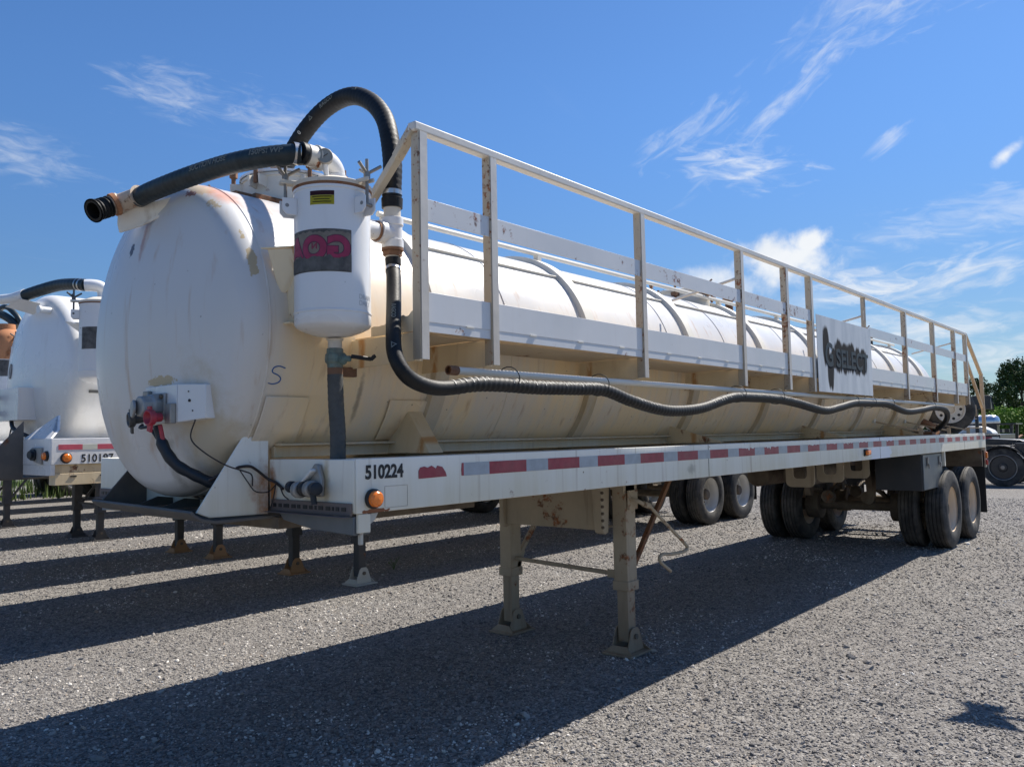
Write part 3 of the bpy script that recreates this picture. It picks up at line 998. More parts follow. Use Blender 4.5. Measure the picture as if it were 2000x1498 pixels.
def main_trailer():
    T = thing('tank_trailer', 'nearest stained white vacuum tank trailer numbered 510224 with catwalk handrail and black hoses', 'trailer')
    T['group'] = 'tank trailers parked side by side'
    YC, ZC, RR = 1.22, 2.11, 0.775
    ZT, ZB, L = 1.519, 1.294, 12.57
    # ---- tank
    tank = obj('tank', tank_bm(-0.14, 11.45, YC, ZC, RR, 0.25), 'tank_white', T, ang=60)
    for x in (0.93, 2.36, 3.79, 5.22, 6.65, 8.08, 9.51, 10.94):
        obj('baffle_ring', ring_bm(x, 0.115, 0.034, YC, ZC, RR), 'ring_white', tank, ang=30)
    for x in (1.52, 3.45, 4.45, 5.9, 7.3, 8.8, 10.2):
        obj('seam_weld', ring_bm(x, 0.018, 0.005, YC, ZC, RR), 'tank_white', tank)
    obj('seam_weld', ring_bm(-0.115, 0.02, 0.004, YC, ZC, RR), 'tank_white', tank)
    # lengthwise pipe runs and lip on the crown
    b = nb()
    cyl(b, (0.9, YC - 0.30, ZC + RR + 0.02), (11.2, YC - 0.30, ZC + RR + 0.02), 0.018, 8)
    for k in range(8):
        x = 0.95 + k * 1.43
        bx(b, (x - 0.02, YC - 0.32, ZC + RR - 0.08), (x + 0.02, YC - 0.28, ZC + RR + 0.012))
    obj('crown_pipe', b, 'pipe_white', tank)
    b = nb()
    for i, x in enumerate((0.99, 2.42, 3.85, 5.28, 6.71, 8.14, 9.57)):
        an = R(118)
        y0, z0 = YC + (RR + 0.006) * math.cos(an + R(55)), ZC + (RR + 0.006) * math.sin(an + R(12))
        y0 = YC - RR * math.sin(R(42)); z0 = ZC + RR * math.cos(R(42))
        bar(b, (x, y0, z0 + 0.004), (x + 1.31, y0, z0 + 0.004), 0.006, 0.03, up=(0, -0.67, 0.74))
    obj('drip_strip', b, 'ring_white', tank)
    # skirt runner under tank
    for s in (-1, 1):
        b = nb()
        y0 = YC + s * 0.60
        bx(b, (0.02, min(y0, y0 - s * 0.03), 1.522), (11.5, max(y0, y0 - s * 0.03), 1.575))
        bx(b, (0.02, min(y0 + s * 0.05, y0), 1.576), (11.5, max(y0 + s * 0.05, y0), 1.588))
        obj('tank_runner', b, 'ring_white', T, 0.003)
    # doubler pads and saddle webs on the near side
    def pad(a, z0, z1, x0, x1, mat='tank_white', h=0.006):
        b = nb()
        n = 8
        pts = []
        for k in range(n + 1):
            z = z0 + (z1 - z0) * k / n
            dy = math.sqrt(max(0, (RR + h) ** 2 - (z - ZC) ** 2))
            pts.append((YC - dy, z))
        for k in range(n):
            (y0_, za), (y1_, zb_) = pts[k], pts[k + 1]
            t0 = 0.0 if k < n - 2 else (k - (n - 2)) * 0.03
            v = [b.verts.new(p) for p in ((x0, y0_, za), (x1, y0_, za), (x1, y1_, zb_), (x0, y1_, zb_))]
            b.faces.new(v)
        bmesh.ops.remove_doubles(b, verts=b.verts[:], dist=1e-5)
        bmesh.ops.solidify(b, geom=b.faces[:], thickness=-h)
        return obj('doubler_plate', b, mat, tank, 0.003)
    pad(0, 1.56, 1.80, -0.10, 0.13)
    pad(0, 1.60, 1.80, 0.62, 0.90)
    b = nb()
    prism(b, [(0.70, 0.30, 1.525), (0.70, 0.66, 1.525), (0.76, 0.60, 1.73), (0.76, 0.52, 1.74)], (0.10, 0, 0))
    obj('saddle_web', b, 'bracket_cream', T, 0.004)
    for x in (3.6, 6.4, 9.3):
        b = nb()
        prism(b, [(x, 0.12, 1.525), (x, 0.62, 1.525), (x, 0.58, 1.66)], (0.012, 0, 0))
        obj('saddle_web', b, 'bracket_cream', T)

    # ---- side rails
    for s, y0, dirn in (('n', 0.0, 1), ('f', 2.44, -1)):
        b = nb()
        bx(b, (0.0, min(y0, y0 + dirn * 0.008), ZB), (L, max(y0, y0 + dirn * 0.008), ZT))
        bx(b, (0.0, min(y0 + dirn * 0.0085, y0 + dirn * 0.10), ZT - 0.009), (L, max(y0 + dirn * 0.0085, y0 + dirn * 0.10), ZT - 0.001))
        bx(b, (0.0, min(y0 + dirn * 0.0085, y0 + dirn * 0.08), ZB + 0.001), (L, max(y0 + dirn * 0.0085, y0 + dirn * 0.08), ZB + 0.009))
        rail = obj('side_rail', b, 'frame_white', T, 0.0025)
        if s == 'n':
            near_rail = rail
    # butt joints of the rail panels (thin dark gaps as narrow recessed strips proud by a hair)
    for x in (3.10, 7.06, 9.72, 11.1):
        b = nb(); bx(b, (x, -0.0012, ZB + 0.002), (x + 0.006, -0.0002, ZT - 0.002))
        obj('panel_joint', b, 'under_brown', near_rail)
    reflectors(near_rail, 0.811, L - 0.03, 1.421, 1.481, -0.0008)
    # torn leading strip
    b = nb()
    prism(b, [(0.345, -0.0008, 1.421), (0.520, -0.0008, 1.424), (0.512, -0.0008, 1.444), (0.492, -0.0008, 1.468), (0.46, -0.0008, 1.475), (0.452, -0.0008, 1.462),
              (0.425, -0.0008, 1.476), (0.40, -0.0008, 1.468), (0.38, -0.0008, 1.474), (0.355, -0.0008, 1.470), (0.345, -0.0008, 1.455)], (0, -0.0015, 0))
    obj('reflective_tape', b, 'tape_red', near_rail)['label'] = 'torn red tape remnant'
    b = nb()
    prism(b, [(0.618, -0.0008, 1.422), (0.632, -0.0008, 1.422), (0.632, -0.0008, 1.481), (0.620, -0.0008, 1.481), (0.616, -0.0008, 1.45)], (0, -0.0015, 0))
    obj('reflective_tape', b, 'tape_red', near_rail)
    b = nb(); bx(b, (0.632, -0.0023, 1.421), (0.811, -0.0008, 1.481))
    obj('reflective_tape', b, 'tape_grey', near_rail)
    flat_text('fleet_number', '510224', 0.078, (0.045, -0.0015, 1.436), (1, 0, 0), (0, 0, 1), 'letter_black', near_rail, bold=0.0028, stretch=0.90)
    # unpainted label scar
    b = nb()
    for (x0, x1, z0, z1) in ((0.15, 0.28, 1.398, 1.400), (0.15, 0.28, 1.308, 1.310), (0.15, 0.152, 1.311, 1.397), (0.278, 0.28, 1.311, 1.397)):
        bx(b, (x0, -0.0012, z0), (x1, -0.0003, z1))
    obj('label_scar', b, 'sticker_beige', near_rail)
    # marker lamps
    def marker(c, r, d=(0, -1, 0)):
        b = nb()
        lathe(b, c, d, [(0, r * 1.22), (0.012, r * 1.22), (0.016, r * 1.05)], 28)
        base = obj('marker_lamp', b, 'black_plastic', T)
        b = nb()
        lathe(b, V(c) + V(d) * 0.0165, d, [(0, r), (0.016, r * 0.98), (0.026, r * 0.72), (0.028, 0.0)], 28, caps=False)
        obj('lens', b, 'amber', base)
    marker((0.083, -0.002, 1.352), 0.034)
    b = nb(); bx(b, (6.50, -0.014, 1.335), (6.63, -0.001, 1.405))
    q = obj('marker_lamp', b, 'black_plastic', T, 0.006)
    b = nb(); bx(b, (6.51, -0.045, 1.345), (6.62, -0.0145, 1.397))
    obj('lens', b, 'amber', q, 0.012)

    # ---- deck plates between rail and tank, cross members
    for s in (0, 1):
        b = nb()
        x = 0.40 if s == 0 else 0.075
        y0, y1 = (0.105, 0.60) if s == 0 else (1.84, 2.335)
        bx(b, (x, y0, 1.500), (L - 0.02, y1, 1.508))
        obj('deck_plate', b, 'frame_white', T)
    b = nb()
    bx(b, (0.55, 0.62, 1.26), (L - 0.3, 0.70, 1.50))
    bx(b, (0.55, 1.74, 1.26), (L - 0.3, 1.82, 1.50))
    pieces('main_beam', b, 'under_brown', T)
    b = nb()
    for k in range(16):
        x = 0.9 + k * 0.75
        bx(b, (x, 0.082, 1.31), (x + 0.05, 0.618, 1.40))
        bx(b, (x, 1.822, 1.31), (x + 0.05, 2.358, 1.40))
        bx(b, (x, 0.702, 1.30), (x + 0.05, 1.738, 1.332))
    pieces('cross_member', b, 'under_brown', T)

    # ---- nose: front beams, brown strips, galvanised boxes, coupler pan
    for s in (-1, 1):
        y = lambda v: YC + s * (YC - v)
        def bb(bm, x0, x1, ya, yb, z0, z1):
            a, c = y(ya), y(yb)
            bx(bm, (x0, min(a, c), z0), (x1, max(a, c), z1))
        b = nb()
        bb(b, -0.003, 0.006, 0.009, 0.625, 1.302, 1.516)
        bb(b, 0.007, 0.07, 0.105, 0.625, 1.508, 1.516)
        obj('front_beam', b, 'frame_white', T, 0.002)
        b = nb()
        bb(b, -0.014, -0.004, 0.02, 0.60, 1.285, 1.337)
        bb(b, -0.05, -0.0145, 0.02, 0.60, 1.281, 1.2845)
        st = obj('light_rail', b, 'strip_brown', T, 0.002)
        b = nb()
        rr = random.Random(8)
        q = 0.05
        while q < 0.56:
            wq = rr.choice((0.012, 0.03, 0.04, 0.022))
            bb(b, -0.0165, -0.0142, q, q + wq, 1.304, 1.320)
            q += wq + rr.uniform(0.012, 0.022)
        pieces('rail_slot', b, 'black_plastic', st)
        b = nb()
        ya, yb = y(0.02), y(0.56)
        pts = [(0.0, ya, 1.283), (0.0, ya, 1.205), (0.0, y(0.30), 1.215), (0.0, y(0.52), 1.245), (0.0, yb, 1.283)]
        prism(b, pts, (0.09, 0, 0))
        obj('light_box', b, 'galvanised', T, 0.004)
    # near corner: welded white post end and bent bracket
    b = nb(); bx(b, (0.012, 0.002, 1.215), (0.075, 0.018, 1.292))
    obj('corner_plate', b, 'frame_white', T, 0.002)
    b = nb()
    prism(b, [(0.085, 0.01, 1.292), (0.125, 0.01, 1.292), (0.105, 0.01, 1.262), (0.065, 0.01, 1.235), (0.048, 0.01, 1.212), (0.040, 0.01, 1.225), (0.060, 0.01, 1.262)], (0, 0.05, 0))
    bx(b, (0.030, 0.012, 1.165), (0.045, 0.03, 1.225))
    obj('bent_bracket', b, 'gear_boot_white', T, 0.002)
    # triangular side cheeks of the coupler
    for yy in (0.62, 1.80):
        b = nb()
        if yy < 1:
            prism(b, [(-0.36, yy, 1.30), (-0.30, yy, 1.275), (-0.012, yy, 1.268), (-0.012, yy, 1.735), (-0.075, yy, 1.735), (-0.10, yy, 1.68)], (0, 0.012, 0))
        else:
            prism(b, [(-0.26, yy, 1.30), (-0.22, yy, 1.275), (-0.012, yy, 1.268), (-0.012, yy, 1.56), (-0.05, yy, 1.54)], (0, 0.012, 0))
        obj('coupler_cheek', b, 'frame_white' if yy < 1 else 'pan_dark', T, 0.003)  # far cheek: shade of its inner side put into a dark material
    b = nb()
    # pan with its rolled-up front lip
    n = 8
    prev = None
    prof = [(-0.39, 1.312), (-0.375, 1.295), (-0.34, 1.275), (-0.28, 1.262), (1.3, 1.262)]
    for i in range(len(prof) - 1):
        (xa, za), (xb, zb_) = prof[i], prof[i + 1]
        yl, yr = 0.60, 1.84
        v = [b.verts.new(p) for p in ((xa, yl, za), (xb, yl, zb_), (xb, yr, zb_), (xa, yr, za))]
        b.faces.new(v)
    bmesh.ops.remove_doubles(b, verts=b.verts[:], dist=1e-5)
    for v in b.verts:      # the front lip runs slightly askew, as it was bent
        if v.co.x < 0 and v.co.y > 1:
            v.co.x += 0.105
    bmesh.ops.solidify(b, geom=b.faces[:], thickness=0.014)
    obj('coupler_pan', b, 'pan_dark', T, 0.002)
    b = nb()
    prism(b, [(-0.02, 0.633, 1.285), (-0.02, 1.799, 1.285), (-0.02, 1.799, 1.44), (-0.02, 1.6, 1.36), (-0.02, 1.22, 1.31), (-0.02, 0.84, 1.36), (-0.02, 0.633, 1.44)], (0.012, 0, 0))
    obj('bolster', b, 'frame_white', T)
    b = nb()
    for yy in (0.92, 1.22, 1.5):
        prism(b, [(-0.24, yy, 1.278), (-0.021, yy, 1.278), (-0.021, yy, 1.315), (-0.1, yy, 1.325)], (0, 0.008, 0))
    pieces('bolster_rib', b, 'pan_dark', T)
    b = nb(); bx(b, (0.0, 0.56, 1.20), (1.3, 1.88, 1.255))
    cyl(b, (0.72, 1.22, 1.11), (0.72, 1.22, 1.20), 0.045, 16)
    obj('king_pin_plate', b, 'under_brown', T, 0.004)
    b = nb(); prism(b, [(-0.01, 1.87, 1.25), (-0.01, 1.87, 1.21), (-0.01, 1.45, 1.20), (-0.01, 1.45, 1.235)], (0.02, 0, 0))
    obj('hanging_flange', b, 'galvanised', T)

    # ---- front beam light pod (steel hand-like bracket with two rubber plugs)
    b = nb()
    prism(b, [(-0.006, 0.345, 1.36), (-0.006, 0.205, 1.36), (-0.006, 0.20, 1.43), (-0.006, 0.225, 1.497), (-0.006, 0.25, 1.50), (-0.006, 0.345, 1.405)], (-0.022, 0, 0))
    pod = obj('socket_bracket', b, 'glad_grey', T, 0.006)
    b = nb()
    bar(b, (-0.04, 0.335, 1.40), (-0.04, 0.235, 1.475), 0.016, 0.03, up=(1, 0, 0))
    obj('bracket_arm', b, 'rim_white', pod, 0.006)
    for (yy, zz, rad, ml) in ((0.385, 1.398, 0.026, 'loom_blue'), (0.33, 1.388, 0.036, 'glad_grey'), (0.285, 1.393, 0.034, 'black_plastic'), (0.245, 1.393, 0.036, 'glad_grey')):
        b = nb()
        lathe(b, (-0.045, yy, zz), (-0.25, -1, 0), [(-0.02, rad), (0.012, rad), (0.018, rad * 0.8)], 20)
        obj('socket_ring', b, ml, pod)
    b = nb()
    lathe(b, (-0.06, 0.205, 1.397), (-0.35, -1, 0), [(-0.03, 0.020), (0.005, 0.020), (0.007, 0.027), (0.035, 0.027), (0.038, 0.022)], 20)
    cyl(b, (-0.06, 0.215, 1.38), (-0.055, 0.21, 1.33), 0.013, 12)
    obj('rubber_plug', b, 'loom_blue', pod)

    # ---- electrical / air box on the head
    b = nb()
    bx(b, (-0.36, 0.80, 1.69), (-0.30, 1.10, 1.86))
    prism(b, [(-0.36, 0.795, 1.69), (-0.30, 0.66, 1.705), (-0.30, 0.66, 1.855), (-0.36, 0.795, 1.86)], (0.10, 0.0, 0))
    boxo = obj('connector_box', b, 'canister_white', T, 0.003)
    b = nb()
    for (yy, zz, rad) in ((0.735, 1.785, 0.007), (0.74, 1.825, 0.0035), (0.72, 1.74, 0.0035)):
        t = (0.795 - yy) / 0.135
        lathe(b, (-0.36 + 0.06 * t - 0.0005, yy, zz), (-0.91, -0.41, 0), [(0, rad), (0.002, rad)], 12)
    pieces('box_hole', b, 'black_plastic', boxo)
    b = nb()
    lathe(b, (-0.36, 0.955, 1.765), (-1, -0.05, 0), [(0, 0.062), (0.05, 0.060), (0.055, 0.052), (0.09, 0.050), (0.10, 0.044)], 8, a0=0.39)
    bx(b, (-0.375, 0.885, 1.705), (-0.361, 1.02, 1.825))
    sk = obj('trailer_socket', b, 'glad_grey', T, 0.004)
    b = nb()
    lathe(b, (-0.462, 0.985, 1.755), (-1, 0.25, 0.05), [(0, 0.040), (0.008, 0.041), (0.012, 0.036)], 20)
    obj('socket_cap', b, 'glad_grey', sk, 0.002)
    b = nb()
    for (yy, zz) in ((0.905, 1.81), (0.905, 1.72), (1.0, 1.815)):
        lathe(b, (-0.375, yy, zz), (-1, 0, 0), [(0, 0.010), (0.01, 0.010), (0.012, 0.005)], 8)
    pieces('bolt', b, 'under_brown', sk)
    gladhand(T, (-0.37, 1.10, 1.715), (-1, 0.25, -0.1), 'glad_dark')
    g2 = gladhand(T, (-0.40, 0.865, 1.715), (-1, -0.12, -0.05), 'glad_red')
    g2['label'] = 'red air coupling'
    b = nb()
    bx(b, (-0.39, 0.80, 1.685), (-0.362, 0.85, 1.775))
    bx(b, (-0.38, 1.03, 1.77), (-0.362, 1.085, 1.84))
    obj('coupling_plate', b, 'steel_dull', T, 0.003)
    # loom and wires
    b = nb()
    sweep(b, spline([(-0.40, 0.895, 1.68), (-0.39, 0.885, 1.62), (-0.375, 0.86, 1.56), (-0.34, 0.83, 1.50), (-0.27, 0.79, 1.45), (-0.20, 0.75, 1.41), (-0.12, 0.71, 1.38)]),
          lambda s: 0.019 + (0.006 if s > 0.07 else 0) + 0.0015 * math.sin(s * 90), 12)
    obj('cable_loom', b, 'loom_blue', T)
    b = nb()
    sweep(b, spline([(-0.39, 1.06, 1.685), (-0.42, 1.02, 1.67), (-0.41, 0.95, 1.67), (-0.395, 0.905, 1.62)]), 0.007, 8)
    obj('air_line', b, 'loom_blue', T)
    b = nb()
    sweep(b, spline([(-0.40, 0.87, 1.68), (-0.392, 0.868, 1.64), (-0.385, 0.868, 1.60)]), 0.010, 8)
    obj('air_line', b, 'glad_red', T)
    for pts, r_ in (([(-0.32, 0.71, 1.70), (-0.335, 0.72, 1.62), (-0.31, 0.66, 1.56), (-0.24, 0.60, 1.50), (-0.16, 0.585, 1.47), (-0.11, 0.60, 1.45), (-0.1, 0.61, 1.40)], 0.0032),
                    ([(-0.26, 0.70, 1.43), (-0.2, 0.64, 1.475), (-0.13, 0.605, 1.49), (-0.09, 0.602, 1.475), (-0.03, 0.60, 1.43), (-0.01, 0.56, 1.41), (-0.015, 0.50, 1.385)], 0.0065),
                    ([(-0.17, 0.60, 1.475), (-0.13, 0.60, 1.42), (-0.09, 0.60, 1.375), (-0.03, 0.595, 1.37), (-0.012, 0.58, 1.39), (-0.015, 0.545, 1.41)], 0.0028),
                    ([(-0.012, 0.56, 1.41), (-0.02, 0.565, 1.35), (-0.03, 0.58, 1.29)], 0.003),
                    ([(-0.012, 0.53, 1.40), (-0.02, 0.49, 1.36), (-0.02, 0.45, 1.34)], 0.003)):
        b = nb()
        sweep(b, spline(pts, 0.01), r_, 8)
        obj('wire', b, 'wire_brown', T)

    # blue marker scribble S on the shell
    b = nb()
    sp = []
    for (zz, yy, xx) in ((1.925, 0.0, 0.045), (1.932, 0, 0.015), (1.925, 0, -0.012), (1.905, 0, -0.018), (1.893, 0, 0.012), (1.878, 0, 0.03), (1.862, 0, 0.022), (1.853, 0, -0.005), (1.856, 0, -0.03)):
        dy = math.sqrt((RR + 0.0008) ** 2 - (zz - ZC) ** 2)
        sp.append((xx - 0.07, YC - dy, zz))
    sweep(b, spline(sp, 0.006), 0.0028, 6)
    obj('marker_scribble', b, 'marker_blue', tank)

    # ---- bracket plate at head top carrying the hose end
    b = nb()
    prism(b, [(-0.40, 1.33, 2.735), (-0.37, 1.40, 2.69), (-0.37, 1.38, 2.645), (-0.33, 1.22, 2.66), (-0.22, 1.02, 2.75), (-0.22, 1.02, 2.80)], (0.012, 0, 0))
    obj('hose_bracket', b, 'frame_white', T, 0.003)
    # rubber end + rusty coupling + hose to canister elbow
    P0 = [(-0.535, 1.275, 2.700), (-0.50, 1.285, 2.718), (-0.46, 1.297, 2.740), (-0.41, 1.285, 2.765), (-0.375, 1.24, 2.783), (-0.357, 1.17, 2.793)]
    pe = spline(P0, 0.006)
    b = nb()
    sweep(b, pe[:18], lambda s: 0.043 + (0.008 if (s * 45) % 1 < 0.45 else 0.0) + (0.006 if s < 0.018 else 0), 24, caps=False)
    u = pe[0]
    lathe(b, pe[0], pe[1] - pe[0], [(0.0, 0.050), (0.0, 0.039), (0.06, 0.037), (0.07, 0.0)], 24, caps=False)
    obj('rubber_cuff', b, 'rubber_hose', T)
    b = nb()
    sweep(b, pe[16:-2], lambda s: 0.044 + (0.008 if (0.03 < s < 0.05 or s > 0.17) else 0), 24)
    obj('cam_coupling', b, 'fitting_worn', T)
    b = nb(); lathe(b, (-0.43, 1.292, 2.756), (0.85, -0.15, 0.45), [(-0.010, 0.0550), (0.010, 0.0550)], 24)
    obj('coupling_band', b, 'rusty_orange', T)
    pf = spline([(-0.356, 1.20, 2.785), (-0.342, 1.10, 2.798), (-0.312, 0.95, 2.814), (-0.286, 0.80, 2.823), (-0.252, 0.60, 2.828), (-0.215, 0.42, 2.824), (-0.165, 0.30, 2.822), (-0.10, 0.22, 2.825)], 0.01)
    front_path = pf
    b = nb()
    sweep(b, pf, lambda s: 0.0455 + 0.0008 * math.sin(s * 420), 24)
    fh = obj('suction_hose', b, 'rubber_hose_teal', T)
    return T, tank, front_path, fh


T, TANK, FRONT_PATH, FRONT_HOSE = main_trailer()


def hose_text(name, s, size, path, s0, ang, rad, mat, parent, flip=False):
    """letters laid along a hose; ang picks the side (0 = first frame axis)"""
    bm = text_bm(s, size, 0.0008, 0.0008)
    cut_x(bm, 0.02)
    fr = frames(path)
    L = [0.0]
    for i in range(1, len(path)):
        L.append(L[-1] + (path[i] - path[i - 1]).length)
    for v in bm.verts:
        ss = s0 + (-v.co.x if flip else v.co.x)
        j = min(max(0, int(ss / L[-1] * (len(path) - 1))), len(path) - 2)
        f = (ss - L[j]) / (L[j + 1] - L[j])
        p = path[j].lerp(path[j + 1], f)
        t, u, w = fr[j]
        # reference side facing the yard (-Y, -X)
        ref = V((-0.6, -0.8, 0.0)); ref = (ref - t * ref.dot(t)).normalized()
        oth = t.cross(ref).normalized()
        a = ang - (v.co.y / rad) * (-1 if flip else 1)
        v.co = p + (ref * math.cos(a) + oth * math.sin(a)) * (rad + 0.0012 + v.co.z)
    return obj(name, bm, mat, parent)


def canister_group(root, cx, cy, ztop, zbot, r, mats, main=True):
    """moisture trap: body with dished bottom and lid; clamps; returns key points"""
    body_m, lid_m = mats
    b = nb()
    prof = [(zbot - 0.046, 0.02), (zbot - 0.043, 0.05), (zbot - 0.034, 0.09), (zbot - 0.018, r * 0.80), (zbot - 0.004, r * 0.955), (zbot + 0.008, r),
            (zbot + 0.050, r), (zbot + 0.053, r + 0.003), (zbot + 0.059, r + 0.003), (zbot + 0.062, r), (ztop - 0.03, r), (ztop - 0.027, r + 0.004), (ztop - 0.008, r + 0.004), (ztop - 0.006, r - 0.01)]
    lathe(b, (cx, cy, 0), (0, 0, 1), prof, 64, caps=False)
    can = obj('canister', b, body_m, root, ang=40)
    b = nb()
    lathe(b, (cx, cy, 0), (0, 0, 1), [(ztop - 0.005, r - 0.012), (ztop - 0.004, r + 0.008), (ztop + 0.012, r + 0.009), (ztop + 0.016, r + 0.002), (ztop + 0.020, r - 0.02), (ztop + 0.045, r * 0.55), (ztop + 0.052, 0.0)], 64, caps=False)
    obj('lid', b, lid_m, can, ang=40)
    b = nb()
    lathe(b, (cx, cy, 0), (0, 0, 1), [(ztop - 0.0285, r + 0.001), (ztop - 0.006, r + 0.0065), (ztop - 0.004, r + 0.0065)], 64, caps=False)
    obj('gasket', b, 'rusty', can)
    # hold-down clamps with three-armed nuts
    for an in CL:
        d = V((math.cos(an), math.sin(an), 0)); t = V((-d.y, d.x, 0))
        c = V((cx, cy, 0))
        b = nb()
        for s in (-1, 1):
            p = c + t * (s * 0.026)
            q0 = p + d * (r - 0.003); 
            prism(b, [tuple(q0 + V((0, 0, ztop - 0.135))), tuple(q0 + d * 0.045 + V((0, 0, ztop - 0.135))), tuple(q0 + d * 0.062 + V((0, 0, ztop - 0.115))), tuple(q0 + d * 0.062 + V((0, 0, ztop - 0.062))), tuple(q0 + V((0, 0, ztop - 0.062)))], t * (0.008 * s))
        obj('clamp_lug', b, body_m, can, 0.002)
        b = nb()
        for s in (-1, 1):
            p = c + t * (s * 0.017) + d * (r - 0.02)
            bar(b, p + V((0, 0, ztop + 0.012)), p + d * 0.085 + V((0, 0, ztop + 0.012)), 0.010, 0.018)
        obj('lid_ear', b, lid_m, can, 0.003)
        b = nb()
        pc = c + d * (r + 0.040)
        cyl(b, pc + V((0, 0, ztop - 0.10)), pc + V((0, 0, ztop + 0.105)), 0.0075, 10)
        cyl(b, pc + V((0, 0, ztop + 0.022)), pc + V((0, 0, ztop + 0.05)), 0.015, 10)
        cyl(b, pc - t * 0.035 + V((0, 0, ztop - 0.095)), pc + t * 0.035 + V((0, 0, ztop - 0.095)), 0.0085, 10)
        for k in range(3):
            a2 = an + 0.7 + k * 2.094
            q = V((math.cos(a2), math.sin(a2), 0))
            cyl(b, pc + V((0, 0, ztop + 0.04)), pc + q * 0.062 + V((0, 0, ztop + 0.075)), 0.0075, 8)
        obj('clamp_bolt', b, 'steel_dull' if main else 'glad_dark', can)
    return can


CL = (R(158), R(278), R(38))


def wrap(bm, cx, cy, r, phi0, z0):
    """bend a flat XY mesh round a vertical cylinder; x>0 goes to the viewer's right"""
    for v in bm.verts:
        a = phi0 + v.co.x / r
        rr_ = r + v.co.z
        v.co = V((cx + rr_ * math.cos(a), cy + rr_ * math.sin(a), z0 + v.co.y))
    return bm


def patch(cx, cy, r, phi0, z0, x0, x1, lo, hi, n, off, mat, parent, name):
    """thin curved sticker, lo/hi give its bottom and top edge as functions of x"""
    b = nb()
    cols = []
    for i in range(n + 1):
        x = x0 + (x1 - x0) * i / n
        cols.append((b.verts.new((x, lo(x), off)), b.verts.new((x, hi(x), off))))
    for i in range(n):
        b.faces.new((cols[i][0], cols[i + 1][0], cols[i + 1][1], cols[i][1]))
    bmesh.ops.solidify(b, geom=b.faces[:], thickness=0.0007)
    wrap(b, cx, cy, r, phi0, z0)
    return obj(name, b, mat, parent)


